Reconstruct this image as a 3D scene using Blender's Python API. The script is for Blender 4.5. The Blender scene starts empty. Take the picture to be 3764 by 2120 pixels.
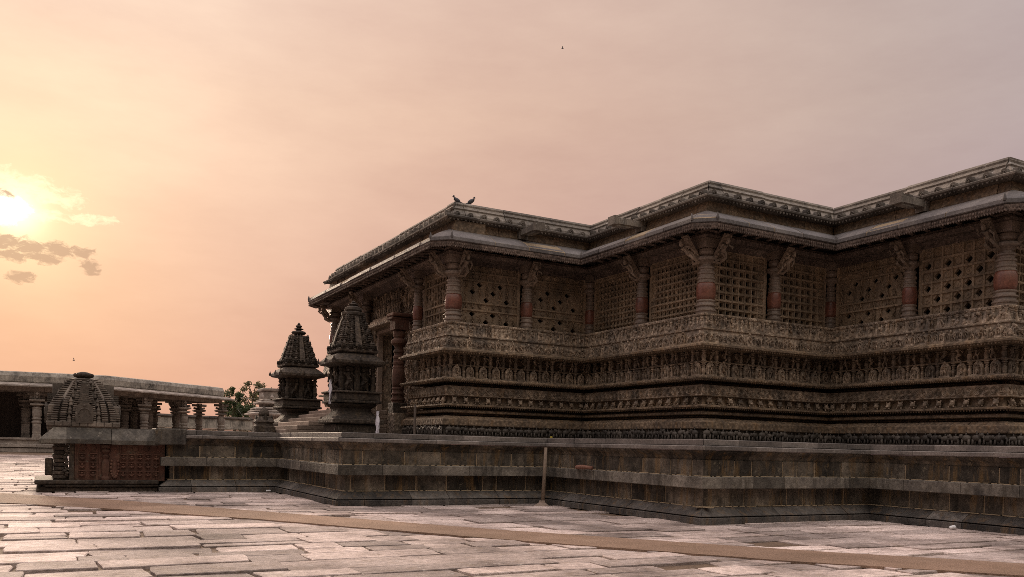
import bpy, math, random
import numpy as np
R = random.Random(7)
C = bpy.context.scene.collection
PI = math.pi
# ------------------------------------------------------------------ site frame
YAW = 0.4986
TS = 1.08                      # temple scale, camera stands at the origin, eye 1.55 m above the paving
GZ = -1.55
def s2w(x, y, z=0.0):          # site frame (x across the front, y along the side) to world
    c, s = math.cos(YAW), math.sin(YAW)
    return (c*x - s*y, s*x + c*y, z)
def w2s(X, Y):
    c, s = math.cos(YAW), math.sin(YAW)
    return (c*X + s*Y, -s*X + c*Y)

# ------------------------------------------------------------------ mesh builder
class MB:
    def __init__(s): s.V=[]; s.L=[]; s.K=[]; s.A=[]; s.S=[]; s.n=0
    def add(s, g, M=None, t=None, var=None, smooth=False):
        V, F = g
        V = np.asarray(V, float)
        if M is not None: V = V @ np.asarray(M, float).T
        if t is not None: V = V + np.asarray(t, float)
        L, K = F
        s.V.append(V); s.L.append(L + s.n); s.K.append(K)
        s.A.append(np.full(len(V), R.random() if var is None else var))
        s.S.append(np.full(len(K), smooth)); s.n += len(V)
        return s
    def build(s, name, mat, parent=None, base=None, scale=1.0, rot=True):
        me = bpy.data.meshes.new(name)
        V = np.concatenate(s.V)*scale
        b = parent['_base'] if (parent is not None and '_base' in parent.keys()) else (base or (0,0,0))
        if parent is not None and '_base' not in parent.keys(): b = parent.get('_pb', (0,0,0))
        V = V - np.array(b[:])
        L = np.concatenate(s.L).astype(np.int32); K = np.concatenate(s.K).astype(np.int32)
        me.vertices.add(len(V)); me.vertices.foreach_set('co', V.astype(np.float32).ravel())
        me.loops.add(len(L)); me.loops.foreach_set('vertex_index', L)
        me.polygons.add(len(K))
        me.polygons.foreach_set('loop_start', np.concatenate([[0], np.cumsum(K)[:-1]]).astype(np.int32))
        me.polygons.foreach_set('loop_total', K)
        me.polygons.foreach_set('use_smooth', np.concatenate(s.S))
        at = me.attributes.new('var', 'FLOAT', 'POINT'); at.data.foreach_set('value', np.concatenate(s.A).astype(np.float32))
        me.update(calc_edges=True); me.validate()
        o = bpy.data.objects.new(name, me); C.objects.link(o)
        me.materials.append(mat)
        if parent is not None: o.parent = parent; o['_pb'] = list(b[:])
        else:
            if rot:
                o.location = s2w(*b); o.rotation_euler = (0,0,YAW)
            else: o.location = b
        return o
def fl(faces):
    L=[]; K=[]
    for f in faces: L.extend(f); K.append(len(f))
    return (np.array(L, np.int64), np.array(K, np.int64))
def tag(o, label, cat, group=None, kind=None):
    if label: o['label']=label
    if cat: o['category']=cat
    if group: o['group']=group
    if kind: o['kind']=kind
    return o
def thing(name, label, cat, base=(0,0,0), group=None, rot=True):
    o = bpy.data.objects.new(name, None); C.objects.link(o)
    if rot: o.location = s2w(*base); o.rotation_euler=(0,0,YAW)
    else: o.location = base
    o['_base'] = list(base)
    o.empty_display_size = .3
    return tag(o, label, cat, group)

# ------------------------------------------------------------------ primitives
def box(x0,x1,y0,y1,z0,z1):
    V=[(x,y,z) for x in (x0,x1) for y in (y0,y1) for z in (z0,z1)]
    return (np.array(V,float), fl([(0,1,3,2),(4,6,7,5),(0,4,5,1),(2,3,7,6),(0,2,6,4),(1,5,7,3)]))
def bbox(x0,x1,y0,y1,z0,z1,b=.02):   # box with its vertical and top edges bevelled
    b=min(b,(x1-x0)*.4,(y1-y0)*.4,(z1-z0)*.4)
    def ring(i,z): return [(x0+b+i,y0+i,z),(x1-b-i,y0+i,z),(x1-i,y0+b+i,z),(x1-i,y1-b-i,z),(x1-b-i,y1-i,z),(x0+b+i,y1-i,z),(x0+i,y1-b-i,z),(x0+i,y0+b+i,z)]
    V=ring(b*.7,z0)+ring(0,z0+b)+ring(0,z1-b)+ring(b*.7,z1)
    F=[tuple(range(7,-1,-1)),tuple(range(24,32))]
    for k in range(3):
        for i in range(8): F.append((k*8+i,k*8+(i+1)%8,(k+1)*8+(i+1)%8,(k+1)*8+i))
    return (np.array(V,float), fl(F))
def lathe(prof, n=12, plan=None, ph=0.0):   # prof [(radius,z)]; plan(theta)->factor
    V=[];F=[]
    for r,z in prof:
        for i in range(n):
            a=ph+2*PI*i/n; k=plan(a) if plan else 1
            V.append((r*k*math.cos(a), r*k*math.sin(a), z))
    m=len(prof)
    for j in range(m-1):
        for i in range(n): F.append((j*n+i,j*n+(i+1)%n,(j+1)*n+(i+1)%n,(j+1)*n+i))
    F.append(tuple(range(n-1,-1,-1))); F.append(tuple(range((m-1)*n,m*n)))
    return (np.array(V,float), fl(F))
def ell(cx,cy,cz,rx,ry,rz,n=7,m=5):
    V=[(cx,cy,cz-rz)];F=[]
    for j in range(1,m):
        t=-PI/2+PI*j/m
        for i in range(n):
            a=2*PI*i/n; V.append((cx+rx*math.cos(t)*math.cos(a),cy+ry*math.cos(t)*math.sin(a),cz+rz*math.sin(t)))
    V.append((cx,cy,cz+rz)); T=len(V)-1
    for i in range(n):
        F.append((0,1+(i+1)%n,1+i)); F.append((T,1+(m-2)*n+i,1+(m-2)*n+(i+1)%n))
        for j in range(m-2): F.append((1+j*n+i,1+j*n+(i+1)%n,1+(j+1)*n+(i+1)%n,1+(j+1)*n+i))
    return (np.array(V,float), fl(F))
def tube(pts, rad, n=6):
    P=[np.array(p,float) for p in pts]; V=[];F=[]
    for k,p in enumerate(P):
        d=P[min(k+1,len(P)-1)]-P[max(k-1,0)]; d/= (np.linalg.norm(d)+1e-9)
        a=np.cross(d,(0,0,1) if abs(d[2])<.9 else (1,0,0)); a/=np.linalg.norm(a); b=np.cross(d,a)
        r=rad[k] if hasattr(rad,'__len__') else rad
        for i in range(n):
            t=2*PI*i/n; V.append(p+r*(math.cos(t)*a+math.sin(t)*b))
    for k in range(len(P)-1):
        for i in range(n): F.append((k*n+i,k*n+(i+1)%n,(k+1)*n+(i+1)%n,(k+1)*n+i))
    F.append(tuple(range(n-1,-1,-1))); F.append(tuple(range((len(P)-1)*n,len(P)*n)))
    return (np.array(V), fl(F))
def prism(poly, y0, y1):          # polygon in x,z pushed through y
    n=len(poly); V=[(x,y0,z) for x,z in poly]+[(x,y1,z) for x,z in poly]
    F=[tuple(range(n)),tuple(range(2*n-1,n-1,-1))]+[(i,n+i,n+(i+1)%n,(i+1)%n) for i in range(n)]
    return (np.array(V,float), fl(F))
def torus(R0,r,n=10,m=4,arc=2*PI,a0=0):   # in the x,z plane
    V=[];F=[]; full=abs(arc-2*PI)<1e-6; N=n if full else n+1
    for i in range(N):
        a=a0+arc*i/n
        for j in range(m):
            b=2*PI*j/m; q=R0+r*math.cos(b); V.append((q*math.cos(a), r*math.sin(b)*1.3, q*math.sin(a)))
    for i in range(n):
        k=(i+1)%N
        for j in range(m): F.append((i*m+j,i*m+(j+1)%m,k*m+(j+1)%m,k*m+j))
    return (np.array(V), fl(F))
def join(*gs):
    V=[];L=[];K=[];n=0
    for V0,(L0,K0) in gs: V.append(V0);L.append(L0+n);K.append(K0);n+=len(V0)
    return (np.concatenate(V),(np.concatenate(L),np.concatenate(K)))
def moved(g,t=(0,0,0),sc=(1,1,1),rz=0,ry=0):
    V=g[0]*np.array(sc,float)
    if ry: c,s=math.cos(ry),math.sin(ry); V=V@np.array([[c,0,-s],[0,1,0],[s,0,c]])
    if rz: c,s=math.cos(rz),math.sin(rz); V=V@np.array([[c,s,0],[-s,c,0],[0,0,1]])
    return (V+np.array(t,float), g[1])

# ------------------------------------------------------------------ outlines
def normals(P):
    N=[]
    for a,b in zip(P[:-1],P[1:]):
        d=(b[0]-a[0],b[1]-a[1]); l=math.hypot(*d); N.append((d[1]/l,-d[0]/l))
    return N
def offs(P, r):                 # outline moved inwards by r with mitred corners
    N=normals(P); Q=[]
    for i,p in enumerate(P):
        if i==0: n=N[0]; Q.append((p[0]-n[0]*r,p[1]-n[1]*r))
        elif i==len(P)-1: n=N[-1]; Q.append((p[0]-n[0]*r,p[1]-n[1]*r))
        else:
            a,b=N[i-1],N[i]; k=1+a[0]*b[0]+a[1]*b[1]
            Q.append((p[0]-(a[0]+b[0])*r/k, p[1]-(a[1]+b[1])*r/k))
    return Q
def edge(P,i):
    a,b=P[i],P[i+1]; l=math.hypot(b[0]-a[0],b[1]-a[1]); d=((b[0]-a[0])/l,(b[1]-a[1])/l)
    return a,d,l,(d[1],-d[0])
def course(mb, P, prof, seg=None, gap=.008, jit=.0, faces=None, var=None, zj=0):
    """closed profile [(recess,z)] carried round the outline, cut into blocks"""
    O={r:offs(P,r) for r,z in prof}; n=len(prof)
    for i in range(len(P)-1):
        if faces is not None and i not in faces: continue
        a,d,l,nn=edge(P,i)
        if seg: 
            cuts=[0.0]
            while True:
                s=R.uniform(*seg)
                if cuts[-1]+s>l-seg[0]*.6: break
                cuts.append(cuts[-1]+s)
            cuts.append(l)
        else: cuts=[0.0,l]
        for k in range(len(cuts)-1):
            j=R.uniform(-jit,jit); dz=R.uniform(-zj,zj); V=[]
            for end in (0,1):
                for r,z in prof:
                    O_=O[r]
                    if (end==0 and k==0): p=O_[i]
                    elif (end==1 and k==len(cuts)-2): p=O_[i+1]
                    else:
                        q=cuts[k]+gap/2 if end==0 else cuts[k+1]-gap/2
                        p=(a[0]+d[0]*q-nn[0]*r, a[1]+d[1]*q-nn[1]*r)
                    V.append((p[0]+nn[0]*j,p[1]+nn[1]*j,z+dz))
            F=[tuple(range(n)),tuple(range(2*n-1,n-1,-1))]+[(q,n+q,n+(q+1)%n,(q+1)%n) for q in range(n)]
            mb.add((np.array(V,float),fl(F)), var=var)
def row(mb, P, r, z, temps, step, faces, sc=1.0, jitter=.04, ends=None, var=None, skip=None, smooth=False, mirror=False, ph=.5):
    """carvings set in a row along the faces; templates have x along, y outwards, z up"""
    if getattr(mb,'far',None) and P is TL: mb=mb.far
    O=offs(P,r)
    for i in faces:
        a,d,l,nn=edge(P,i); p0,p1=O[i],O[i+1]
        s0=(p0[0]-a[0])*d[0]+(p0[1]-a[1])*d[1]; s1=(p1[0]-a[0])*d[0]+(p1[1]-a[1])*d[1]
        L=s1-s0; m=max(1,int(round(L/step))); st=L/m
        for k in range(m):
            s=s0+(k+ph)*st
            if skip and skip(i,a[0]+d[0]*s,a[1]+d[1]*s): continue
            T=temps[R.randrange(len(temps))] if isinstance(temps,list) else temps
            q=sc*(1+R.uniform(-jitter,jitter)); f=-1 if (mirror and R.random()<.5) else 1
            M=np.array([[d[0]*q*f,nn[0]*q,0],[d[1]*q*f,nn[1]*q,0],[0,0,q]])
            mb.add(T, M, (a[0]+d[0]*s-nn[0]*r, a[1]+d[1]*s-nn[1]*r, z), var=var, smooth=smooth)

# ------------------------------------------------------------------ carving templates (unit: metres)
def figure(h=.36, k=0):
    s=h/.36; lean=[.02,-.025,.0,.03][k]; a=[1,-1,1,-1][k]
    g=[tube([(-.045,.03,0),(-.06*a,.055,.085),(-.02,.04,.16)],[.02,.022,.028],5),
       tube([(.05,.03,0),(.055,.06,.09),(.02,.04,.16)],[.02,.022,.028],5),
       ell(lean*.3,.04,.175,.042,.035,.032,6,4),
       tube([(lean*.3,.04,.17),(lean,.045,.22),(lean*1.5,.045,.275)],[.032,.026,.042],6),
       ell(lean*1.2,.055,.322,.027,.028,.032,6,4),
       lathe_at((lean*1.2,.05,.34),[(.03,0),(.018,.02),(.006,.045)],5),
       tube([(lean-.04,.045,.275),(-.085,.06,.225+.02*a),(-.07,.07,.28+.05*a)],[.014,.012,.01],4),
       tube([(lean+.045,.045,.275),(.09,.06,.24-.02*a),(.08,.07,.19-.05*a)],[.014,.012,.01],4)]
    return moved(join(*g),sc=(s*1.1,s*1.5,s))
def lathe_at(t,prof,n): return moved(lathe(prof,n),t)
def pilaster(h=.36,w=.05):
    r=w
    return lathe([(r*1.15,0),(r*1.15,.06*h),(r*.8,.1*h),(r,.3*h),(r,.5*h),(r*.6,.6*h),(r*.95,.68*h),(r*.5,.74*h),(r*1.1,.82*h),(r*1.1,.86*h),(r*.7,.9*h),(r*1.3,.95*h),(r*1.3,h)],8)
def arch(w,h):
    pts=[(-w/2,0)]+[(-w/2*(1.05 if 0<i<8 else 1)*math.cos(PI*i/8), h*.5+h*.5*math.sin(PI*i/8)) for i in range(9)]+[(w/2,0)]
    return pts
def aedicule(w=.26,h=.36,k=0):
    g=[prism(arch(w,h),0,.045), moved(torus(w*.36,.022,8,4,PI,0),(0,.055,h*.52)),
       tube([(-w*.38,.055,.02),(-w*.38,.055,h*.52)],.02,5), tube([(w*.38,.055,.02),(w*.38,.055,h*.52)],.02,5),
       box(-w*.55,w*.55,0,.08,-.02,.03), moved(figure(h*.72,k),(0,.025,.03)), ell(0,.06,h,.03,.03,.035,5,4)]
    return join(*g)
def elephant(k=0):
    f=1 if k%2 else -1; d=.02*(k-1.5)
    g=[ell(0,.07,.19,.135,.075,.085,8,6), ell(.135,.085,.225+d,.058,.055,.065,7,5),
       tube([(.175,.09,.22+d),(.215,.1,.15),(.205,.11,.07),(.235,.12,.04)],[.03,.024,.017,.012],6),
       ell(.105,.13,.225+d,.035,.012,.05,6,4),
       tube([(.09,.09,.16),(.1,.1,.0)],[.036,.03],6), tube([(-.08,.09,.16),(-.095,.1,.0)],[.038,.03],6),
       tube([(.045,.05,.15),(.03+d,.06,.0)],[.034,.028],6), tube([(-.04,.05,.15),(-.03-d,.06,.0)],[.034,.028],6),
       tube([(.16,.11,.2),(.21,.14,.175)],[.012,.005],4),
       ell(-.0,.08,.29,.03,.03,.045,5,4), ell(0,.085,.345,.018,.018,.02,5,4)]
    return moved(join(*g),sc=(f,1,1))
def lionhead():
    return join(ell(0,.05,.085,.06,.06,.07,7,5),ell(0,.1,.06,.035,.04,.03,6,4),ell(-.045,.05,.15,.018,.02,.022,5,4),ell(.045,.05,.15,.018,.02,.022,5,4),
                tube([(-.05,.08,.03),(-.06,.1,-.0)],.018,5),tube([(.05,.08,.03),(.06,.1,-.0)],.018,5))
def lump():
    return join(*[ell(R.uniform(-.07,.07),R.uniform(.0,.02),R.uniform(.02,.18),R.uniform(.02,.045),R.uniform(.02,.035),R.uniform(.02,.05),6,4) for _ in range(6)])
def scroll(k=0):
    return join(torus(.08,.021,12,4), moved(torus(.042,.014,9,4,PI*1.4,k),(0,.008,0)), *[ell(.05*math.cos(k+i*PI/2),.012,.05*math.sin(k+i*PI/2),.018,.018,.018,5,4) for i in range(4)])
def tooth(w=.045,h=.05,t=.03): return prism([(-w/2,0),(w/2,0),(w*.28,-h*.6),(0,-h),(-w*.28,-h*.6)],-t/2,t/2)
def kudu(w=.17,h=.16,t=.09):
    return join(prism([(-w/2,0),(w/2,0),(w*.42,h*.6),(w*.3,h*.95),(w*.1,h*1.05),(-w*.1,h*1.05),(-w*.3,h*.95),(-w*.42,h*.6)],-t,.02),
                moved(torus(w*.24,.014,8,4,PI,0),(0,.02,h*.38)), ell(0,.02,h*.4,.03,.025,.03,5,4))
FIG=[figure(.36,k) for k in range(4)]
FIGS=[figure(.2,k) for k in range(4)]
AED=[aedicule(.25,.34,k) for k in range(4)]
ELE=[elephant(k) for k in range(4)]
SCR=[scroll(k*1.1) for k in range(4)]
LUMP=[lump() for k in range(8)]
PIL=pilaster(.36,.05)

# ------------------------------------------------------------------ materials
def nodes(m):
    m.use_nodes=True; nt=m.node_tree; nt.nodes.clear(); return nt
def N(nt,t,**k):
    n=nt.nodes.new(t)
    for a,b in k.items():
        if a.startswith('i_'): 
            n.inputs[a[2:].replace('_',' ')].default_value=b
        else: setattr(n,a,b)
    return n
def mixc(nt,fac,a,b,mode='MIX'):
    n=nt.nodes.new('ShaderNodeMix'); n.data_type='RGBA'; n.blend_type=mode; n.clamp_factor=True
    for s,v in ((0,fac),(6,a),(7,b)):
        if isinstance(v,(tuple,list)): n.inputs[s].default_value=(*v[:3],1)
        elif isinstance(v,(int,float)): n.inputs[s].default_value=v
        else: nt.links.new(v,n.inputs[s])
    return n.outputs[2]
def ramp(nt,src,stops):
    n=nt.nodes.new('ShaderNodeValToRGB'); e=n.color_ramp.elements
    while len(e)<len(stops): e.new(.5)
    for i,(p,c) in enumerate(stops): e[i].position=p; e[i].color=(*c,1) if hasattr(c,'__len__') else (c,c,c,1)
    nt.links.new(src,n.inputs[0]); return n.outputs[0]
def noise(nt,vec,scale,det=4,rough=.6,stretch=None):
    if stretch:
        mp=N(nt,'ShaderNodeMapping'); mp.inputs['Scale'].default_value=stretch; nt.links.new(vec,mp.inputs[0]); vec=mp.outputs[0]
    n=N(nt,'ShaderNodeTexNoise'); n.inputs['Scale'].default_value=scale; n.inputs['Detail'].default_value=det; n.inputs['Roughness'].default_value=rough
    nt.links.new(vec,n.inputs['Vector']); return n.outputs[0]
def stone(name, cols, stain=None, light=None, gain=1.0, macro=0, drip=0, rough=.85, bump=.5, bscale=30, bdist=.02, varamt=.35, stain_amt=.55, spec=.3, carve=0, carve_scale=14, patch=1.2):
    m=bpy.data.materials.new(name); nt=nodes(m); lk=nt.links.new
    cols=[tuple(min(.8,c*gain) for c in k) for k in cols]; stain=stain and tuple(c*min(gain,1.4) for c in stain); light=light and tuple(min(.8,c*min(gain,1.4)) for c in light)
    geo=N(nt,'ShaderNodeNewGeometry'); P=geo.outputs['Position']
    big=noise(nt,P,patch,5,.65); col=ramp(nt,big,[(.3,cols[0]),(.52,cols[1]),(.72,cols[2] if len(cols)>2 else cols[1])])
    at=N(nt,'ShaderNodeAttribute',attribute_name='var')
    vr=ramp(nt,at.outputs['Fac'],[(0,1-varamt),(1,1+varamt)]); 
    col=mixc(nt,1.0,col,vr,'MULTIPLY')
    fine=noise(nt,P,bscale*.8,4,.7); fr=ramp(nt,fine,[(.25,.62),(.75,1.38)]); col=mixc(nt,1.0,col,fr,'MULTIPLY')
    if macro:
        mc=ramp(nt,noise(nt,P,.22,3,.5),[(.35,.62),(.6,1.12)]); col=mixc(nt,1.0,col,mc,'MULTIPLY')
    if drip:
        d1=ramp(nt,noise(nt,P,3.6,5,.7,(1,1,.16)),[(.44,1.0),(.56,.5)]); d2=noise(nt,P,.9,4,.6); dm=ramp(nt,d2,[(.4,1.0),(.55,0.0)])
        col=mixc(nt,dm,mixc(nt,1.0,col,d1,'MULTIPLY'),col)
        d3=ramp(nt,noise(nt,P,5.0,6,.75,(1,1,.25)),[(.62,0.0),(.7,drip)]); col=mixc(nt,d3,col,(.3,.2,.09))
    if stain:
        st=noise(nt,P,2.2,5,.7,(2.2,2.2,.35)); sm=ramp(nt,st,[(.52,0.0),(.68,1.0)])
        mm=N(nt,'ShaderNodeMath',operation='MULTIPLY'); lk(sm,mm.inputs[0]); mm.inputs[1].default_value=stain_amt
        col=mixc(nt,mm.outputs[0],col,stain)
    if light:
        st=noise(nt,P,5.5,6,.75); sm=ramp(nt,st,[(.6,0.0),(.7,.8)]); col=mixc(nt,sm,col,light)
    b=N(nt,'ShaderNodeBsdfPrincipled'); b.inputs['Roughness'].default_value=rough; b.inputs['Specular IOR Level'].default_value=spec
    lk(col,b.inputs['Base Color'])
    bp=N(nt,'ShaderNodeBump'); bp.inputs['Strength'].default_value=bump; bp.inputs['Distance'].default_value=bdist
    h=noise(nt,P,bscale,5,.75); lk(h,bp.inputs['Height']); last=bp
    if carve:
        v=N(nt,'ShaderNodeTexVoronoi',feature='SMOOTH_F1'); v.inputs['Scale'].default_value=carve_scale; lk(P,v.inputs['Vector'])
        wear_shade=ramp(nt,v.outputs['Distance'],[(.05,1.3),(.7,.5)]); lk(mixc(nt,1.0,col,wear_shade,'MULTIPLY'),b.inputs['Base Color'])  # wear and relief shade painted into the colour: cell centres lighter, edges darker
        b2=N(nt,'ShaderNodeBump'); b2.inputs['Strength'].default_value=carve; b2.inputs['Distance'].default_value=.06
        lk(v.outputs['Distance'],b2.inputs['Height']); lk(bp.outputs[0],b2.inputs['Normal']); b2.invert=True; last=b2
    lk(last.outputs[0],b.inputs['Normal'])
    o=N(nt,'ShaderNodeOutputMaterial'); lk(b.outputs[0],o.inputs[0]); return m
M_plat=stone('platform_stone',gain=1.55,cols=[(.03,.026,.02),(.08,.067,.052),(.15,.125,.095)],stain=(.2,.12,.045),light=(.2,.17,.12),bump=1.0,bscale=12,bdist=.04,varamt=.6,rough=.8,patch=2.0,drip=.75)
M_band=stone('platform_band_stone',gain=1.15,cols=[(.07,.062,.055),(.135,.12,.1),(.2,.18,.15)],stain=(.06,.05,.035),light=(.26,.23,.19),bump=.9,bscale=14,bdist=.04,varamt=.45,rough=.75,patch=2.0,drip=.3)
M_base=stone('platform_base_stone',gain=1.2,cols=[(.035,.032,.03),(.08,.072,.065),(.14,.125,.11)],stain=(.17,.105,.05),bump=.9,bscale=14,bdist=.04,varamt=.45,rough=.75,patch=2.0)
M_mortar=stone('pale_joint_mortar',gain=1.15,cols=[(.2,.15,.09),(.3,.23,.15)],bump=.6,bscale=40,varamt=.1)
M_cope=stone('coping_stone',gain=1.05,cols=[(.1,.09,.085),(.17,.15,.135),(.24,.21,.19)],light=(.3,.27,.24),bump=.5,bscale=22,varamt=.3,rough=.65)
M_carve=stone('carved_soapstone',gain=2.9,cols=[(.05,.041,.034),(.118,.092,.069),(.18,.143,.106)],stain=(.2,.12,.055),light=(.2,.17,.125),bump=.5,bscale=26,varamt=.35,carve=.8,carve_scale=10,rough=.7,stain_amt=.45)
M_wall=stone('wall_soapstone',gain=2.0,cols=[(.06,.045,.034),(.12,.088,.06),(.16,.115,.075)],stain=(.2,.115,.05),bump=.5,bscale=20,varamt=.25,carve=.35,carve_scale=12,rough=.75)
M_dark=stone('dark_schist',gain=1.2,cols=[(.03,.023,.018),(.06,.047,.037),(.1,.08,.063)],stain=(.1,.07,.04),light=(.11,.1,.09),bump=.5,bscale=24,varamt=.4,carve=.4,rough=.8)
M_ele=stone('dark_elephant_stone',gain=1.3,cols=[(.035,.03,.026),(.065,.055,.046),(.1,.085,.07)],bump=.4,bscale=30,varamt=.4,rough=.55)
M_eave=stone('weathered_eave_stone',gain=.9,cols=[(.075,.068,.066),(.14,.126,.122),(.2,.182,.17)],light=(.3,.27,.25),bump=.5,bscale=22,varamt=.25,rough=.6)
M_under=stone('dark_brown_underside',gain=2.1,cols=[(.05,.038,.032),(.08,.06,.05),(.11,.085,.07)],bump=.5,bscale=15,varamt=.25,carve=.5)  # darker brown stone tone for beam, fringe, ribs and roof slab
M_par=stone('parapet_stone',gain=1.0,cols=[(.12,.105,.09),(.22,.19,.16),(.3,.27,.23)],stain=(.06,.055,.05),light=(.5,.48,.46),bump=.5,bscale=20,varamt=.25,rough=.75,stain_amt=.7)
M_par2=stone('merlon_stone',[(.06,.052,.045),(.12,.103,.087),(.18,.155,.13)],light=(.22,.2,.18),bump=.6,bscale=18,varamt=.35)
M_vase=stone('polished_reddish_stone',gain=1.4,cols=[(.075,.04,.03),(.14,.055,.038),(.16,.075,.052)],bump=.12,bscale=18,varamt=.2,rough=.32,spec=.5)
M_screen=stone('pierced_screen_stone',gain=2.4,cols=[(.06,.046,.033),(.115,.086,.06),(.16,.12,.082)],stain=(.2,.13,.06),light=(.2,.17,.125),bump=.5,bscale=18,varamt=.3,rough=.75,stain_amt=.4)
M_brk=stone('bracket_stone',gain=2.2,cols=[(.08,.062,.048),(.12,.092,.07),(.16,.125,.095)],bump=.4,bscale=20,varamt=.3,rough=.7)
M_tower=stone('tower_stone',[(.075,.062,.052),(.15,.125,.102),(.23,.195,.16)],light=(.28,.25,.21),bump=.7,bscale=16,varamt=.4,rough=.8)
M_pill=stone('polished_grey_stone',gain=1.75,cols=[(.075,.06,.05),(.13,.1,.08),(.17,.135,.11)],bump=.18,bscale=20,varamt=.15,rough=.38,spec=.5)
M_red=stone('red_ochre_stone',gain=1.0,cols=[(.065,.038,.028),(.115,.055,.038),(.15,.085,.058)],stain=(.08,.07,.05),light=(.16,.16,.12),bump=.6,bscale=20,varamt=.25,rough=.8,patch=2.5)
M_plas=stone('stained_plaster',gain=1.25,cols=[(.07,.066,.06),(.3,.275,.24),(.42,.39,.34)],stain=(.09,.085,.08),light=(.5,.47,.42),bump=.4,bscale=6,bdist=.05,varamt=.12,patch=1.1,stain_amt=.8)
M_far=stone('mandapa_stone',gain=1.35,cols=[(.12,.1,.09),(.22,.19,.165),(.32,.28,.25)],light=(.42,.39,.36),bump=.5,bscale=8,bdist=.05,varamt=.2)
M_inner=stone('shaded_inner_stone',[(.07,.055,.048),(.1,.08,.07)],bump=.4,bscale=5,varamt=.2)  # interior shade put into the stone colour, darker than the hall outside
M_rub=stone('rubble_stone',[(.14,.11,.08),(.24,.2,.15),(.33,.28,.22)],bump=.8,bscale=5,bdist=.1,varamt=.5)
M_step=stone('worn_step_stone',[(.16,.12,.095),(.26,.2,.16),(.33,.26,.21)],bump=.4,bscale=25,varamt=.25)
M_flag=stone('granite_flagstone',[(.25,.195,.175),(.53,.435,.395),(.68,.575,.53)],stain=(.2,.14,.085),light=(.66,.6,.55),bump=1.0,bscale=13,bdist=.045,varamt=.42,rough=.78,spec=.25,patch=.9,macro=1,stain_amt=.45)
M_earth=stone('dusty_joint_earth',[(.09,.062,.042),(.16,.11,.075),(.22,.155,.105)],bump=1.0,bscale=25,bdist=.03,varamt=.05)
M_path=stone('coir_brown_path',[(.25,.165,.11),(.31,.205,.145),(.36,.25,.18)],bump=1.0,bscale=45,bdist=.03,varamt=.05,patch=1.2,light=(.42,.28,.2),macro=1)
M_wood=stone('worn_wood',[(.13,.095,.07),(.2,.15,.11)],bump=.4,bscale=20,varamt=.05)
M_redbrown=stone('reddish_brown',[(.13,.06,.042),(.2,.1,.07)],bump=.3,bscale=20,varamt=.05)  # reddish brown of the arm remnant and the pigeon legs
def plain(name,c,rough=.6):
    m=bpy.data.materials.new(name); nt=nodes(m); b=N(nt,'ShaderNodeBsdfPrincipled'); b.inputs['Base Color'].default_value=(*c,1); b.inputs['Roughness'].default_value=rough
    g=N(nt,'ShaderNodeNewGeometry'); n=noise(nt,g.outputs['Position'],20,3); nt.links.new(mixc(nt,1.0,(*c,),ramp(nt,n,[(.2,.75),(.8,1.25)]),'MULTIPLY'),b.inputs['Base Color'])
    o=N(nt,'ShaderNodeOutputMaterial'); nt.links.new(b.outputs[0],o.inputs[0]); return m
M_bird=plain('pigeon_feathers',(.05,.05,.06)); M_cloth=plain('white_cloth',(.75,.72,.78),.9); M_yel=plain('yellow_petals',(.5,.4,.05))
M_paper=plain('white_litter',(.85,.85,.85)); M_wire=plain('black_wire',(.02,.02,.02),1.0); M_metal=plain('dull_metal',(.14,.11,.09),.5); M_bark=plain('bark',(.12,.09,.07))
def leafmat(name,c1,c2):
    m=bpy.data.materials.new(name); nt=nodes(m); at=N(nt,'ShaderNodeAttribute',attribute_name='var'); col=ramp(nt,at.outputs['Fac'],[(0,c1),(1,c2)])
    b=N(nt,'ShaderNodeBsdfPrincipled'); b.inputs['Roughness'].default_value=.6; nt.links.new(col,b.inputs['Base Color'])
    t=N(nt,'ShaderNodeBsdfTranslucent'); nt.links.new(col,t.inputs[0]); mx=N(nt,'ShaderNodeMixShader'); mx.inputs[0].default_value=.35
    nt.links.new(b.outputs[0],mx.inputs[1]); nt.links.new(t.outputs[0],mx.inputs[2]); o=N(nt,'ShaderNodeOutputMaterial'); nt.links.new(mx.outputs[0],o.inputs[0]); return m
M_leaf=leafmat('hazy_green_leaves',(.05,.075,.03),(.11,.14,.06)); M_leaf2=leafmat('olive_leaves',(.1,.105,.05),(.2,.19,.1))  # distance haze put into the green leaf colour by greying it

# ------------------------------------------------------------------ ground
g=MB(); S=320
g.add((np.array([(-S,-60,GZ-.035),(S,-60,GZ-.035),(S,420,GZ-.035),(-S,420,GZ-.035)],float),fl([(0,1,2,3)])))
o=g.build('ground',M_earth,rot=False); tag(o,None,None,kind='structure')
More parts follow.
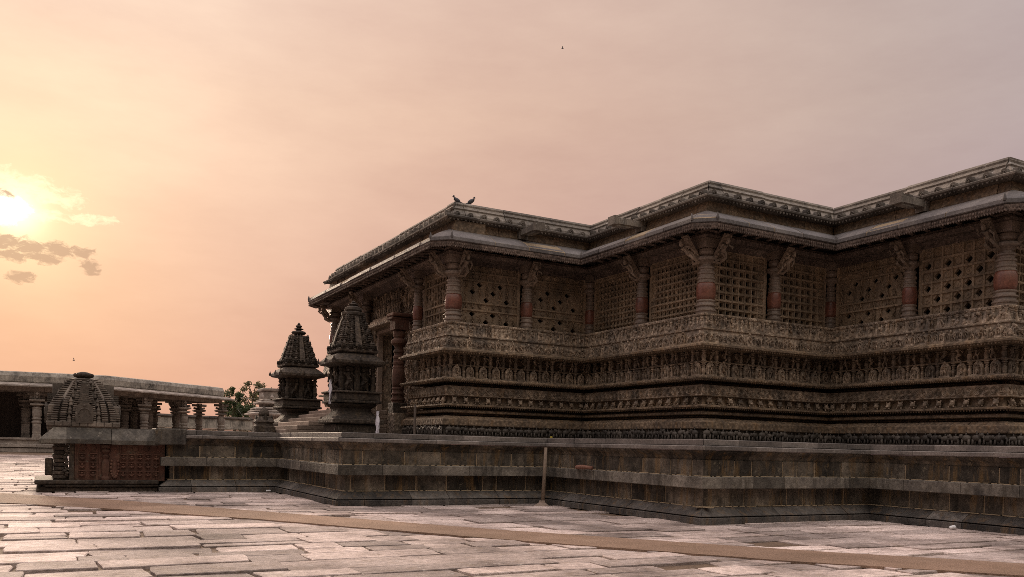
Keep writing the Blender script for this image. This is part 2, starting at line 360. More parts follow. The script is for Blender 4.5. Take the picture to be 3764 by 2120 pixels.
# platform outline (site x,y), outwards is the camera side
PO=[(3.03,44),(3.03,26.9),(6.34,26.9),(6.34,20.57),(12.255,20.57),(12.255,14.1),(17.476,14.1),(17.476,3.0),(40,3.0)]
def in_poly(x,y,P):
    c=False; j=len(P)-1
    for i in range(len(P)):
        if (P[i][1]>y)!=(P[j][1]>y) and x<(P[j][0]-P[i][0])*(y-P[i][1])/(P[j][1]-P[i][1])+P[i][0]: c=not c
        j=i
    return c
PLATP=offs(PO,.25)+[(40,44)]
def near_path(X,Y): return False
g=MB(); y=4.0
while y<78:
    h=R.choice([.48,.55,.62,.7,.8,.95])*(1 if y<45 else 1.5)
    x=-62.0+R.random()
    xmax=26
    while x<xmax:
        w=R.uniform(.6,2.0)*(1 if y<45 else 1.4); cx,cy=x+w/2,y+h/2
        X,Y,_=s2w(cx,cy)
        vis = Y>7 and -.78*Y-3<X<.78*Y+3 and Y<84
        if vis and not in_poly(cx,cy,PLATP) and (R.random()>.06 or w>1.15):
            gp=R.uniform(.006,.026); n=[]; parts=[(x+gp,y+gp,w-2*gp,h-2*gp)]
            if R.random()<.12 and w>1.3: 
                f=R.uniform(.35,.65); parts=[(x+gp,y+gp,w*f-2*gp,h-2*gp),(x+w*f+gp,y+gp,w*(1-f)-2*gp,h-2*gp)]
            elif R.random()<.07 and h>.6: parts=[(x+gp,y+gp,w-2*gp,h*.45-2*gp),(x+gp,y+h*.45+gp,w-2*gp,h*.55-2*gp)]
            for (a,b,ww,hh) in parts:
                j=min(.05,ww*.05); cor=[(a+R.uniform(-j,j)*.8,b+R.uniform(0,j*.6)),(a+ww+R.uniform(-j,j)*.8,b+R.uniform(0,j*.6)),(a+ww+R.uniform(-j,j)*.8,b+hh-R.uniform(0,j*.6)),(a+R.uniform(-j,j)*.8,b+hh-R.uniform(0,j*.6))]
                ring=[]
                for q in range(4):
                    p0,p1=cor[q],cor[(q+1)%4]; m=4 if Y<30 else 1
                    for t in range(m):
                        f=t/m; jj=.012 if t else 0
                        px,py=p0[0]+(p1[0]-p0[0])*f,p0[1]+(p1[1]-p0[1])*f
                        if t==0 and Y<30:   # clipped corners
                            qx,qy=(a+ww/2-px),(b+hh/2-py); l=math.hypot(qx,qy); k=R.uniform(.0,.028); px+=qx/l*k; py+=qy/l*k
                        ring.append((px+R.uniform(-jj,jj),py+R.uniform(-jj,jj)))
                z0=GZ+R.uniform(-.016,.014); tx,ty=R.uniform(-.01,.01),R.uniform(-.018,.018)
                m=len(ring); V=[]
                mx,my=a+ww/2,b+hh/2
                for lev,(ins,dz) in enumerate(((0,-.07),(0,-.009),(.012,0))):
                    for (px,py) in ring:
                        l=math.hypot(mx-px,my-py)+1e-6; px2=px+(mx-px)/l*ins; py2=py+(my-py)/l*ins
                        V.append((px2,py2,z0+dz+tx*(px2-mx)+ty*(py2-my)))
                F=[tuple(range(2*m,3*m))]
                for lv in (0,1):
                    for q in range(m): F.append((lv*m+q,lv*m+(q+1)%m,(lv+1)*m+(q+1)%m,(lv+1)*m+q))
                g.add((np.array(V),fl(F)),var=R.random()**.8)
        x+=w
    y+=h
o=g.build('paving',M_flag); tag(o,None,None,kind='structure')
up=[(-30,29.5),(-18,25.0),(-13.37,22.63),(-9.7,21.17),(-5.15,18.67),(.12,15.77),(4.83,13.64),(7.56,12.69),(13,10.6)]
lo=[(-30,25.5),(-17,21.6),(-11.5,19.5),(-8.5,18.5),(-4.62,16.76),(.11,14.18),(4.3,12.2),(6.78,11.37),(12,9.2)]
def resamp(P,n):
    d=[0]
    for a,b in zip(P[:-1],P[1:]): d.append(d[-1]+math.hypot(b[0]-a[0],b[1]-a[1]))
    return [(np.interp(t,d,[p[0] for p in P]),np.interp(t,d,[p[1] for p in P])) for t in np.linspace(0,d[-1],n)]
n=160; A_=resamp(up,n); B_=resamp(lo,n); V=[];F=[]
for (a,b) in zip(A_,B_):
    e=[R.uniform(-.03,.03) for _ in range(4)]
    V+=[(a[0]+e[0],a[1]+e[1],GZ-.02),(a[0]+e[0],a[1]+e[1],GZ+.02),((a[0]*.5+b[0]*.5),(a[1]*.5+b[1]*.5),GZ+.03),(b[0]+e[2],b[1]+e[3],GZ+.02),(b[0]+e[2],b[1]+e[3],GZ-.02)]
for i in range(n-1):
    for k in range(4): F.append((i*5+k,i*5+k+1,i*5+k+6,i*5+k+5))
o=MB().add((np.array(V),fl(F)),var=.5).build('path',M_path,rot=False); tag(o,None,None,kind='structure')

# ------------------------------------------------------------------ platform
plat=thing('stone_platform','long zigzag stone platform of dark weathered blocks under the carved temple','platform',(12.255,20.57,GZ))
allf=range(len(PO)-1)
b=MB(); course(b,PO,[(0,-1.56),(0,-1.425),(.01,-1.415),(.09,-1.412),(.09,-1.39),(.02,-1.385),(.03,-1.37),(.25,-1.225),(.26,-1.205),(.8,-1.2),(.8,-1.56)],(.7,1.5),.012,.008)
b.build('base_moulding',M_base,plat)
b=MB(); course(b,PO,[(.3,-1.2),(.3,-1.185),(.31,-1.18),(.31,-.815),(.3,-.8),(.8,-.8),(.8,-1.2)],(.4,1.1),.034,.004)
b.build('lower_wall_course',M_plat,plat)
b=MB(); course(b,PO,[(.06,-.797),(.04,-.785),(.04,-.555),(.06,-.54),(.8,-.54),(.8,-.797)],(.7,1.6),.01,.006)
b.build('band_course',M_band,plat)
b=MB(); course(b,PO,[(.22,-.54),(.21,-.53),(.21,-.19),(.22,-.18),(.8,-.18),(.8,-.54)],(.4,1.15),.034,.004)
b.build('upper_wall_course',M_plat,plat)
b=MB(); course(b,PO,[(.3,-1.55),(.32,-1.2),(.32,-.8),(.24,-.7),(.221,-.54),(.221,-.2),(.7,-.2),(.7,-1.55)]); 
course(b,PO,[(.25,-1.203),(.262,-1.186),(.4,-1.186),(.4,-1.203)],seg=(.1,.5),gap=.06,jit=.012,zj=.003); course(b,PO,[(.17,-.539),(.185,-.524),(.3,-.524),(.3,-.539)],seg=(.1,.45),gap=.07,jit=.015,zj=.003)
b.build('joint_mortar',M_mortar,plat)
b=MB(); course(b,PO,[(.24,-.18),(.2,-.1),(.1,-.03),(.07,0),(.07,.02),(.9,.02),(.9,-.18)],(.9,1.7),.008,.004); b.build('cornice_cove',M_plat,plat)
b=MB(); course(b,PO,[(.045,.022),(.03,.04),(.03,.11),(.05,.125),(1.2,.125),(1.2,.022)],(.8,1.7),.008,.008,zj=.002)
b.build('cornice_slab',M_cope,plat)
b=MB(); course(b,PO,[(.16,.13),(.147,.14),(.147,.25),(.16,.262),(1.5,.262),(1.5,.13)],(.7,1.6),.01,.012,zj=.002)
b.build('coping_slab',M_cope,plat)
q=offs(PO,.9)+[(40,44)]
b=MB(); b.add((np.array([(x,y,.25) for x,y in q]),fl([tuple(range(len(q)))])),var=.5)
b.build('platform_floor',M_cope,plat)

# ------------------------------------------------------------------ temple outline
v0,v1,v2=9.7,14.432,19.094; u0,u1,u2,u3=35.4,22.285,16.772,11.635
TO=[(30,u0),(v0,u0),(v0,u1),(v1,u1),(v1,u2),(v2,u2),(v2,u3),(27,u3)]
ZP=.25/TS
ud1,ud2=26.2,31.1
TR=[(v0+1.6,ud1),(v0,ud1)]+TO[2:]          # the walls right of the doorway
TL=[(30,u0),(v0,u0),(v0,ud2),(v0+1.6,ud2)]
VF=[1,2,3,4,5,6]                           # faces of TR that carry carving
temple=thing('carved_temple','large dark carved soapstone temple with pierced stone screens, turned pillars and wide eaves','temple',(v1*TS,u1*TS,ZP*TS))
def tb(mb,name,mat,parent=None):
    if getattr(mb,'far',None): mb.far.build(name,mat,parent or temple,scale=TS)
    return mb.build(name,mat,parent or temple,scale=TS)
def both(mb,prof,**k):
    course(mb,TR,prof,**k)
    if not getattr(mb,'far',None): mb.far=MB()
    course(mb.far,TL,prof,**k)
b=MB(); both(b,[(.3,ZP),(.3,.3),(.4,.33),(.4,.57),(1.6,.57),(1.6,ZP)],seg=(.9,1.8)); tb(b,'plinth',M_dark)
b=MB(); b.far=MB(); row(b,TR,.42,.29,ELE,.27,VF,.9,.08,mirror=False,smooth=True); row(b,TL,.42,.29,ELE,.3,[1],.9,smooth=True); tb(b,'elephant_frieze',M_ele)
b=MB(); both(b,[(.36,.575),(.33,.6),(.33,.76),(.42,.8),(.5,.86),(.9,.9),(1.6,.9),(1.6,.575)],seg=(.8,1.8),jit=.01)
both(b,[(.9,.9),(.9,.945),(.5,.955),(.46,.97),(.46,1.03),(.54,1.06),(1.6,1.06),(1.6,.9)],seg=(1,2),jit=.005); tb(b,'plain_moulding',M_wall)
b=MB(); both(b,[(1.1,1.06),(1.1,1.14),(.34,1.145),(.31,1.15),(.31,1.19),(.4,1.2),(.62,1.23),(.66,1.44),(1.6,1.44),(1.6,1.06)],seg=(1.2,2.4)); 
row(b,TR,.36,1.15,tooth(.05,.05),.075,VF,jitter=0); tb(b,'lower_cornice',M_wall)
b=MB(); row(b,TR,.6,1.225,lionhead(),.36,VF,1.15); row(b,TR,.6,1.22,LUMP,.36,VF,.7); row(b,TL,.6,1.225,lionhead(),.36,[1],1.1); tb(b,'lion_frieze',M_carve)
b=MB(); both(b,[(.54,1.44),(.5,1.455),(.5,1.725),(.54,1.74),(1.6,1.74),(1.6,1.44)],seg=(.9,1.7),jit=.005)
row(b,TR,.5,1.59,SCR,.205,VF,1.12,.02); row(b,TL,.5,1.59,SCR,.205,[1],1.1,.02); tb(b,'scroll_frieze',M_carve)
b=MB(); both(b,[(1.2,1.74),(1.2,1.855),(.32,1.86),(.29,1.87),(.29,1.93),(.36,1.945),(.45,1.965),(1.6,1.965),(1.6,1.74)],seg=(1.2,2.4)); row(b,TR,.33,1.872,tooth(.045,.045),.07,VF,jitter=0)
row(b,TR,.285,1.9,ell(0,0,0,.02,.015,.022,5,4),.06,VF,jitter=0); tb(b,'middle_cornice',M_wall)
b=MB(); both(b,[(.85,1.965),(.85,2.32),(.66,2.33),(.66,2.355),(.98,2.36),(.98,2.68),(1.6,2.68),(1.6,1.965)]); tb(b,'figure_wall',M_wall)
b=MB(); b.far=MB(); row(b,TR,.66,1.985,AED,.44,VF,1.0,.05); row(b,TR,.7,1.97,pilaster(.36,.055),.44,VF,1,0,ph=0); row(b,TL,.68,1.985,AED,.42,[1],1.0,.05); tb(b,'niche_frieze',M_carve)
b=MB(); row(b,TR,.78,2.36,FIG,.44,VF,.95,.12,mirror=True); row(b,TR,.74,2.36,pilaster(.33,.06),.44,VF,1,0,ph=0); course(b,TR,[(.66,2.358),(.66,2.364),(.97,2.364),(.97,2.358)]); tb(b,'deity_frieze',M_carve)
b=MB(); both(b,[(.98,2.66),(.27,2.70),(.24,2.71),(.24,2.755),(.3,2.78),(.36,2.82),(1.6,2.82),(1.6,2.66)],seg=(1.2,2.4)); row(b,TR,.28,2.712,tooth(.055,.06),.085,VF,jitter=0); tb(b,'upper_cornice',M_wall)
b=MB(); both(b,[(.42,2.82),(.4,2.83),(.46,3.15),(.42,3.16),(.42,3.19),(1.6,3.19),(1.6,2.82)]); row(b,TR,.43,2.83,[aedicule(.15,.26,k) for k in range(3)]+FIGS,.16,VF,1,.1)
row(b,TR,.43,2.83,LUMP,.11,VF,1.1,.3); tb(b,'shrine_frieze',M_carve)
# sloping seat back with upright carved strips
b=MB(); both(b,[(.42,3.19),(.44,3.2),(.53,3.5),(.5,3.52),(.5,3.585),(.62,3.6),(1.8,3.6),(1.8,3.19)],seg=(1,2.2),jit=.004)
for mb_,st in ((b,.0),):
    colr=moved(pilaster(.29,.032),(0,.01,.0)); 
    row(b,TR,.475,3.2,colr,.15,VF,1,.05)
    row(b,TR,.47,3.22,[moved(f,(0,-.01,0)) for f in FIGS]+LUMP,.3,VF,1.25,.1)
row(b,TR,.5,3.55,ell(0,0,0,.03,.015,.02,5,4),.07,VF,jitter=0)
tb(b,'seat_back',M_carve)

# ------------------------------------------------------------------ pillars
def pillar(name,x,y,r,z0,z1,parent,scale=TS,body=M_pill,vase=M_vase,n=24):
    k=r; H=z1-z0
    low=[(1.1,0),(1.1,.02),(1.22,.03),(1.22,.05),(1.05,.06),(1.0,.09),(1.2,.1),(1.2,.115),(1.0,.125),(.96,.15),(1.08,.165),(1.08,.18)]
    vz=[(.95,.18),(1.08,.24),(1.12,.3),(1.1,.36),(1.02,.4),(.95,.42)]
    hi=[(1.02,.42),(1.02,.435),(.9,.445),(.9,.46),(1.0,.47),(1.0,.49),(.86,.5),(.86,.53),(.98,.54),(.98,.56),(.8,.575),(.8,.6),(.93,.61),(.93,.63),(.74,.645),(.7,.67),(.8,.685),(1.05,.7),(1.38,.715),(1.42,.735),(1.38,.755),(1.0,.775),(.85,.785),(1.0,.8),(1.08,.83),(1.0,.87),(.8,.88)]
    mk=lambda P:[(a*k,z0+c*H) for a,c in P]
    o=MB(); o.add(moved(lathe(mk(low+[(.88,.19),(.88,.41)]+hi),n),(x,y,0)),var=.5)
    p=o.build(name,body,parent,scale=scale)
    MB().add(moved(box(-k*1.25,k*1.25,-k*1.25,k*1.25,z0+.88*H+.002,z1),(x,y,0)),var=.4).build('abacus',body,p,scale=scale)
    v=MB().add(moved(lathe(mk(vz),n),(x,y,0)),var=.5,smooth=True).build('vase_moulding',vase,p,scale=scale)
    return p
ZS,ZC=3.6,5.52
sp=[(v0,'p',25.8,.13),(v0,'p',u1,.21),(12.95,'q',u1,.16),(v1,'n',u1,.13),(v1,'p',20.32,.16),(v1,'p',u2,.21),(17.67,'q',u2,.16),(v2,'n',u2,.13),(v2,'p',15.0,.16),(v2,'p',u3,.21)]
pp=[]
rp=.8
for x,k,y,r in ((v0+rp,'p',25.8,.15),(v0+rp,'c',u1+rp,.23),(12.95,'q',u1+rp,.17),(v1+rp+.1,'n',u1+rp+.1,.15),(v1+rp,'p',20.32,.17),(v1+rp,'c',u2+rp,.23),(17.67,'q',u2+rp,.17),(v2+rp+.1,'n',u2+rp+.1,.15),(v2+rp,'p',15.0,.17),(v2+rp,'c',u3+rp,.23),(24,'q',u3+rp,.17)):
    pillar('pillar',x,y,r,ZS,ZC,temple); pp.append((x,k,y,r))
pillar('pillar',v0+rp,30.85,.17,ZS,ZC,temple); pillar('pillar',v0+rp,u0-rp,.23,ZS,ZC,temple)
# ------------------------------------------------------------------ pierced screens
def screen(axis,c,a,b,z0,z1,kind):
    """axis 'p': plate in plane x=c spanning y a..b, facing -x; 'q': plane y=c spanning x a..b, facing -y"""
    W_=b-a; H=z1-z0; mb=MB(); T=.09
    cell={'grid':.205,'fine':.175,'check':.27,'relief':.215}[kind]
    nx=max(2,int(W_/cell)); nz=max(2,int(H/cell)); cw=W_/nx; ch=H/nz
    V=[];F=[]
    def put(l,d,z):   # l along, d outwards
        return (c-d,b-l,z) if axis=='p' else (a+l,c-d,z)
    def quad(ps,var=.5):
        mb.add((np.array(ps,float),fl([tuple(range(len(ps)))])),var=var)
    for i in range(nx):
        for j in range(nz):
            x0,x1=i*cw,(i+1)*cw; zz0,zz1=z0+j*ch,z0+(j+1)*ch; mx,mz=(x0+x1)/2,(zz0+zz1)/2
            if kind=='grid': hole=True; hs=.64
            elif kind=='fine': hole=True; hs=.8
            elif kind=='check': hole=(i+j)%2==0; hs=.74
            else: hole=((i*2+j)%3==0 and j%4!=2); hs=.86
            if i in (0,nx-1) and kind not in('check',): hole=hole and kind in('grid','fine') and 0<i<nx-1
            if j==nz-1: hole=False
            rr=R.uniform(.0,.012)
            if hole:
                hx,hz=cw*hs/2,ch*hs/2
                if kind=='grid': D=[(mx-hx*.85,mz-hz*.85),(mx+hx*.85,mz-hz*.85),(mx+hx*.85,mz+hz*.85),(mx-hx*.85,mz+hz*.85)]
                else: D=[(mx,mz-hz),(mx+hx,mz),(mx,mz+hz),(mx-hx,mz)]
                Cn=[(x0,zz0),(x1,zz0),(x1,zz1),(x0,zz1)]
                P3=[put(x,0,z) for x,z in Cn]+[put(x,0,z) for x,z in D]+[put(x,-T,z) for x,z in D]
                fs=[]
                if kind=='grid':
                    for k in range(4): fs.append((k,(k+1)%4,4+(k+1)%4,4+k))
                else:
                    for k in range(4): fs.append((k,(k+1)%4,4+k)); fs.append(((k+1)%4,4+(k+1)%4,4+k))
                for k in range(4): fs.append((4+k,4+(k+1)%4,8+(k+1)%4,8+k))
                mb.add((np.array(P3,float),fl(fs)),var=.4+rr*10)
                if kind=='grid':   # a slanting half blind inside each hole
                    quad([put(mx-hx*.85,-.03,mz-hz*.85),put(mx+hx*.4,-.05,mz-hz*.85),put(mx-hx*.85,-.05,mz+hz*.5)],.6)
            else:
                quad([put(x0,0,zz0),put(x1,0,zz0),put(x1,0,zz1),put(x0,0,zz1)],.4)
                T_= torus(min(cw,ch)*.33,.018,10,4) if kind=='check' else (FIGS[R.randrange(4)] if (R.random()<.6 and kind=='relief') else LUMP[R.randrange(8)])
                sc=1 if kind=='check' else min(cw,ch)/.19
                if axis=='p': M=np.array([[0,-1,0],[-1,0,0],[0,0,1]])*sc
                else: M=np.array([[1,0,0],[0,-1,0],[0,0,1]])*sc
                zc=mz if kind=='check' else zz0
                mb.add(T_,M,put(mx,-.01,zc))
                if kind=='check': mb.add(ell(0,0,0,.03,.03,.03,6,4),M,put(mx,.0,mz))
    # raised ribs between the cells and studs where they cross
    dd={'grid':.05,'fine':.035,'check':.05,'relief':.05}[kind]; tt={'grid':.03,'fine':.02,'check':.04,'relief':.035}[kind]
    for j in range(nz+1):
        if kind=='relief' and j%4 not in (2,3): continue
        z=z0+j*ch; t=tt
        P3=[put(l,d,zz) for l in (0,W_) for (d,zz) in ((-.01,z-t),(dd,z-t*.7),(dd,z+t*.7),(-.01,z+t))]
        mb.add((np.array(P3,float),fl([(0,1,5,4),(1,2,6,5),(2,3,7,6),(0,4,7,3)])))
    if kind!='relief':
        MM=(np.array([[0,-1,0],[-1,0,0],[0,0,1]]) if axis=='p' else np.array([[1,0,0],[0,-1,0],[0,0,1]]))
        for i in range(nx+1):
            for j in range(nz+1):
                mb.add(ell(0,0,0,.045,.035,.045,6,4),MM,put(min(max(i*cw,.03),W_-.03),dd*.6,z0+j*ch))
            if kind=='fine': continue
            x=min(i*cw,W_); P3=[put(l,d,zz) for zz in (z0,z1) for (l,d) in ((x-tt*.8,-.01),(x-tt*.6,dd*.8),(x+tt*.6,dd*.8),(x+tt*.8,-.01))]
            mb.add((np.array(P3,float),fl([(0,1,5,4),(1,2,6,5),(2,3,7,6)])))
        if kind=='fine':
            for i in range(nx+1):
                for j in range(nz): mb.add(SCR[(i+j)%4],MM*.5,put(min(max(i*cw,.04),W_-.04),.0,z0+(j+.5)*ch))
    # plain border
    for (l0,l1,q0,q1) in ((-.1,.0,z0,z1),(W_,W_+.1,z0,z1)):
        P3=[put(l0,.03,q0),put(l1,.03,q0),put(l1,.03,q1),put(l0,.03,q1),put(l0,-T,q0),put(l1,-T,q0),put(l1,-T,q1),put(l0,-T,q1)]
        mb.add((np.array(P3,float),fl([(0,1,2,3),(0,3,7,4),(1,5,6,2)])),var=1.0)
    return tb(mb,'pierced_screen',M_screen)
rj=.98; ZJ=5.36
screen('p',v0+rj,23.4,25.55,3.6,ZJ,'relief')
screen('q',u1+rj,v0+1.15,12.7,3.6,ZJ,'relief'); screen('q',u1+rj,13.2,v1+.68,3.6,ZJ,'relief')
screen('p',v1+rj,20.55,u1+.65,3.6,ZJ,'fine'); screen('p',v1+rj,u2+1.15,20.08,3.6,ZJ,'fine')
screen('q',u2+rj,v1+1.15,17.42,3.6,ZJ,'grid'); screen('q',u2+rj,17.92,v2+.65,3.6,ZJ,'grid')
screen('p',v2+rj,15.25,u2+.65,3.6,ZJ,'relief'); screen('p',v2+rj,u3+1.15,14.75,3.6,ZJ,'check')
screen('q',u3+rj,v2+1.15,23.7,3.6,ZJ,'grid')
b=MB(); course(b,TO,[(.9,ZJ),(.9,5.45),(.78,5.5),(.78,5.62),(2,5.62),(2,ZJ)],seg=(1.5,2.4))
course(b,TO,[(1.12,3.5),(1.12,5.5),(1.2,5.5),(1.2,3.5)],faces=[0])
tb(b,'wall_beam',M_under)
# plain wall of the far left bay and back, carved relief either side of the door
b=MB(); b.add(box(v0+rj,v0+rj+.3,31.05,u0-1,3.5,ZJ)); b.add(box(28,28.2,u3+.9,u0-.9,ZP,6.3)); b.add(box(v0+rj,28,u0-1.2,u0-.95,3.5,ZJ))
tb(b,'back_wall',M_wall)
# ------------------------------------------------------------------ doorway
dx=v0+rj+.15; dc=(28.08+29.89)/2; dh=3.93
b=MB()
b.add(box(dx,dx+.4,ud1-.2,28.0,1.0,5.4)); b.add(box(dx,dx+.4,30.0,ud2+.2,1.0,5.4)); b.add(box(dx,dx+.4,28.0,30.0,dh,5.4))
b.add(box(v0+.2,dx+6,ud1-.1,ud2+.1,ZP,1.0))
for s0,s1 in ((ud1+.05,27.95),(30.05,ud2-.05),(28,30)):
    zz=1.05 if s0!=28 else dh+.55
    while zz<5.15:
        yy=s0+.1
        while yy<s1-.05:
            b.add(R.choice(LUMP+FIGS) if R.random()<.75 else FIG[R.randrange(4)],np.array([[0,-1,0],[-1,0,0],[0,0,1]])*1.15,(dx,yy,zz)); yy+=.17
        zz+=.2
dr=tb(b,'doorway',M_carve)
b=MB()
for k,(off,w) in enumerate(((0,.1),(.14,.07),(.25,.12))):
    for s in (-1,1):
        yc=dc+s*(.93+off); b.add(box(dx-.08-.05*(2-k),dx,yc-w/2,yc+w/2,1.0,dh+.1+off*.6))
    b.add(box(dx-.08-.05*(2-k),dx,dc-.93-off,dc+.93+off,dh+.03+off*.8,dh+.13+off*.8))
tb(b,'door_frame',M_step,dr)
b=MB()   # hood of the doorway with its figures
for k in range(4): b.add(bbox(dx-.55+.08*k,dx+.02,dc-1.35+.05*k,dc+1.35-.05*k,dh+.2+.09*k,dh+.28+.09*k,.02))
yy=dc-1.2
while yy<dc+1.25:
    b.add(R.choice(FIG),np.array([[0,-1,0],[-1,0,0],[0,0,1]])*1.25,(dx-.1,yy,dh+.56)); b.add(R.choice(FIG),np.array([[0,-1,0],[-1,0,0],[0,0,1]])*1.05,(dx-.02,yy+.1,dh+.95)); yy+=.22
tb(b,'door_hood',M_carve,dr)
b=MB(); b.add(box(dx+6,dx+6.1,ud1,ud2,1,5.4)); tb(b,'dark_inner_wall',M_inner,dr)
for yy in (26.75,31.1): 
    pl=pillar('door_pillar',v0+.55,yy,.19,1.35,4.05,temple,body=M_red,vase=M_red)
    b=MB(); b.add(bbox(v0+.2,v0+.95,yy-.25,yy+.25,4.05,4.13,.02)); b.add(bbox(v0+.2,v0+.95,yy-.31,yy+.31,4.15,4.26,.03)); b.build('capital',M_red,pl,scale=TS)
    b=MB(); b.add(bbox(v0+.3,v0+.8,yy-.25,yy+.25,ZP,1.35,.03)); b.build('pedestal',M_dark,pl,scale=TS)
# ------------------------------------------------------------------ figure brackets
def bracket(x,y,nx,ny,big=1.0):
    # board from the pillar neck up and out to the eave
    L=.72*big; th=math.atan2(.5,.62); t=np.array([-ny,nx,0.]); out=np.array([nx,ny,0.]); upv=np.array([0,0,1.])
    ax=out*math.sin(.68)+upv*math.cos(.68); nrm=out*math.cos(.68)-upv*math.sin(.68)
    M=np.stack([t,nrm,ax],1)
    g=join(box(-.11,.11,-.05,0,0,L),box(-.13,.13,-.05,.1,-.04,.02),prism(arch(.24,L*.96),-.01,.015))
    g=join(g,moved(figure(L*.86,R.randrange(4)),(0,.0,.02)),*[ell(R.choice([-1,1])*R.uniform(.06,.12),.04,R.uniform(.1,L),.03,.04,.04,5,4) for _ in range(16)])
    mb=MB(); mb.add(g,M,(x,y,4.98)); return tb(mb,'figure_bracket',M_brk)
for x,k,y,r in pp:
    d=r*.9
    if k=='p': bracket(x-d,y,-1,0)
    elif k=='q': bracket(x,y-d,0,-1)
    elif k=='c': bracket(x-d,y+.12,-1,0,1.05); bracket(x+.12,y-d,0,-1,1.05)
bracket(v0+rp-.2,30.85,-1,0); bracket(v0+rp-.2,u0-rp,-1,0)
# ------------------------------------------------------------------ eave
def chamfer(P,c):
    Q=[P[0]]
    for i in range(1,len(P)-1):
        a,p,b_=P[i-1],P[i],P[i+1]; d1=(a[0]-p[0],a[1]-p[1]); d2=(b_[0]-p[0],b_[1]-p[1])
        cr=d1[0]*d2[1]-d1[1]*d2[0]; l1,l2=math.hypot(*d1),math.hypot(*d2)
        if cr<0: Q+= [(p[0]+d1[0]/l1*c,p[1]+d1[1]/l1*c),(p[0]+d2[0]/l2*c,p[1]+d2[1]/l2*c)]
        else: Q.append(p)
    Q.append(P[-1]); return Q
EO=chamfer(TO,.34)
b=MB(); course(b,EO,[(-.2,5.72),(-.215,5.74),(-.2,5.83),(-.17,5.86),(.05,5.99),(.25,6.09),(.5,6.2),(.9,6.26),(1.0,5.78),(.5,5.86),(.1,5.76),(-.05,5.7)],(.8,1.35),.03,.012,zj=.006)
tb(b,'eave_slab',M_eave)
b=MB(); course(b,EO,[(-.197,5.74),(-.19,5.834),(-.165,5.857),(.05,5.986),(.25,6.086),(.5,6.196),(.9,6.24),(.9,5.9),(.1,5.8)],faces=range(1,len(EO)-1)); tb(b,'eave_joint_mortar',M_mortar)
b=MB(); course(b,EO,[(-.17,5.56),(-.19,5.58),(-.19,5.71),(-.1,5.72),(-.06,5.6)],(.6,1.3),.01,.008)
EF=range(1,len(EO)-1)
row(b,EO,-.19,5.585,tooth(.045,.045),.07,EF,jitter=.1); row(b,EO,-.2,5.65,ell(0,0,0,.022,.015,.035,5,4),.07,EF,jitter=.1)
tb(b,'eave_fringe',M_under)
b=MB()   # ribs below the eave
for i in EF:
    a,d,l,nn=edge(EO,i); k=max(1,int(l/.42))
    for q in range(k):
        s=(q+.5)*l/k
        p=lambda r,z:(a[0]+d[0]*s-nn[0]*r,a[1]+d[1]*s-nn[1]*r,z)
        b.add(tube([p(-.05,5.66),p(.4,5.76),p(.95,5.7)],[.03,.045,.05],4))
course(b,TO,[(.55,5.5),(.5,5.6),(.55,5.68),(.7,5.7),(.95,5.7),(.95,5.5)],seg=(1.5,2.5))
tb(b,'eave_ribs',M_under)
for i,(x,y) in enumerate(offs(EO,-.19)):
    if 0<i<len(EO)-1: tb(MB().add(moved(lathe([(.04,-.05),(.045,0),(.03,.06),(.008,.13)],6),(x,y,5.84))),'eave_tip',M_eave)
# ------------------------------------------------------------------ parapet
b=MB(); course(b,TO,[(.6,6.48),(.42,6.505),(.38,6.52),(.36,6.54),(.36,6.585),(.4,6.61),(.6,6.62),(1.6,6.62),(1.6,6.48)],(.7,1.6),.015,.015,zj=.004)
row(b,TO,.4,6.512,tooth(.07,.05),.12,range(1,7),1,.25)
tb(b,'roof_cornice',M_par2)
b=MB(); course(b,TO,[(.62,6.12),(.58,6.25),(.64,6.478),(1.6,6.478),(1.6,6.12)],(.7,1.6),.012,.02); tb(b,'roof_recess',M_wall)
for i in range(1,7):
    a,d,l,nn=edge(TO,i); O_=offs(TO,.52); L0=math.hypot(O_[i+1][0]-O_[i][0],O_[i+1][1]-O_[i][1]); m=int(L0/(.42 if i>1 else .5))
    for k in range(m):
        t=(k+.5)/m
        if i==6 and k>7: break
        x,y=O_[i][0]+(O_[i+1][0]-O_[i][0])*t,O_[i][1]+(O_[i+1][1]-O_[i][1])*t; q=R.uniform(1.0,1.35)
        b=MB(); b.add(kudu(.17,.14),np.array([[d[0]*q,nn[0]*q,0],[d[1]*q,nn[1]*q,0],[0,0,q]]),(x,y,6.6)); tb(b,'merlon',M_par2)
b=MB()
big=[(.66,6.6),(.68,6.74),(.76,6.84),(.72,6.86),(.69,6.9),(.72,6.94),(.8,6.95),(.78,6.99),(.76,7.03),(.79,7.09),(.86,7.11),(1.5,7.11),(1.5,6.6)]
course(b,TO,big,(1.7,2.8),.04,.045,faces=[0,1],zj=.012)
sl=[(.6,6.6),(.62,6.72),(.74,6.86),(.72,6.9),(.8,6.99),(.79,7.04),(.83,7.1),(1.5,7.1),(1.5,6.6)]
course(b,TO,sl,(.9,1.7),.02,.02,faces=[2,3,4,5,6],zj=.012)
tb(b,'roof_parapet',M_par)
k=u1+.9
while k<u0-.7: tb(MB().add(bbox(v0+.5,v0+.74,k-.06,k+.06,6.6,6.84,.02)),'baluster',M_par); k+=.4
q=offs(TO,1.2); b=MB(); b.add((np.array([(x,y,6.7) for x,y in q]),fl([tuple(range(len(q)))]))); b.add((np.array([(x,y,5.7) for x,y in offs(TO,.7)]),fl([tuple(range(len(q)))])),var=.1)
b.add(box(27.5,27.7,u3,u0,5.6,6.8)); tb(b,'roof_slab',M_under)
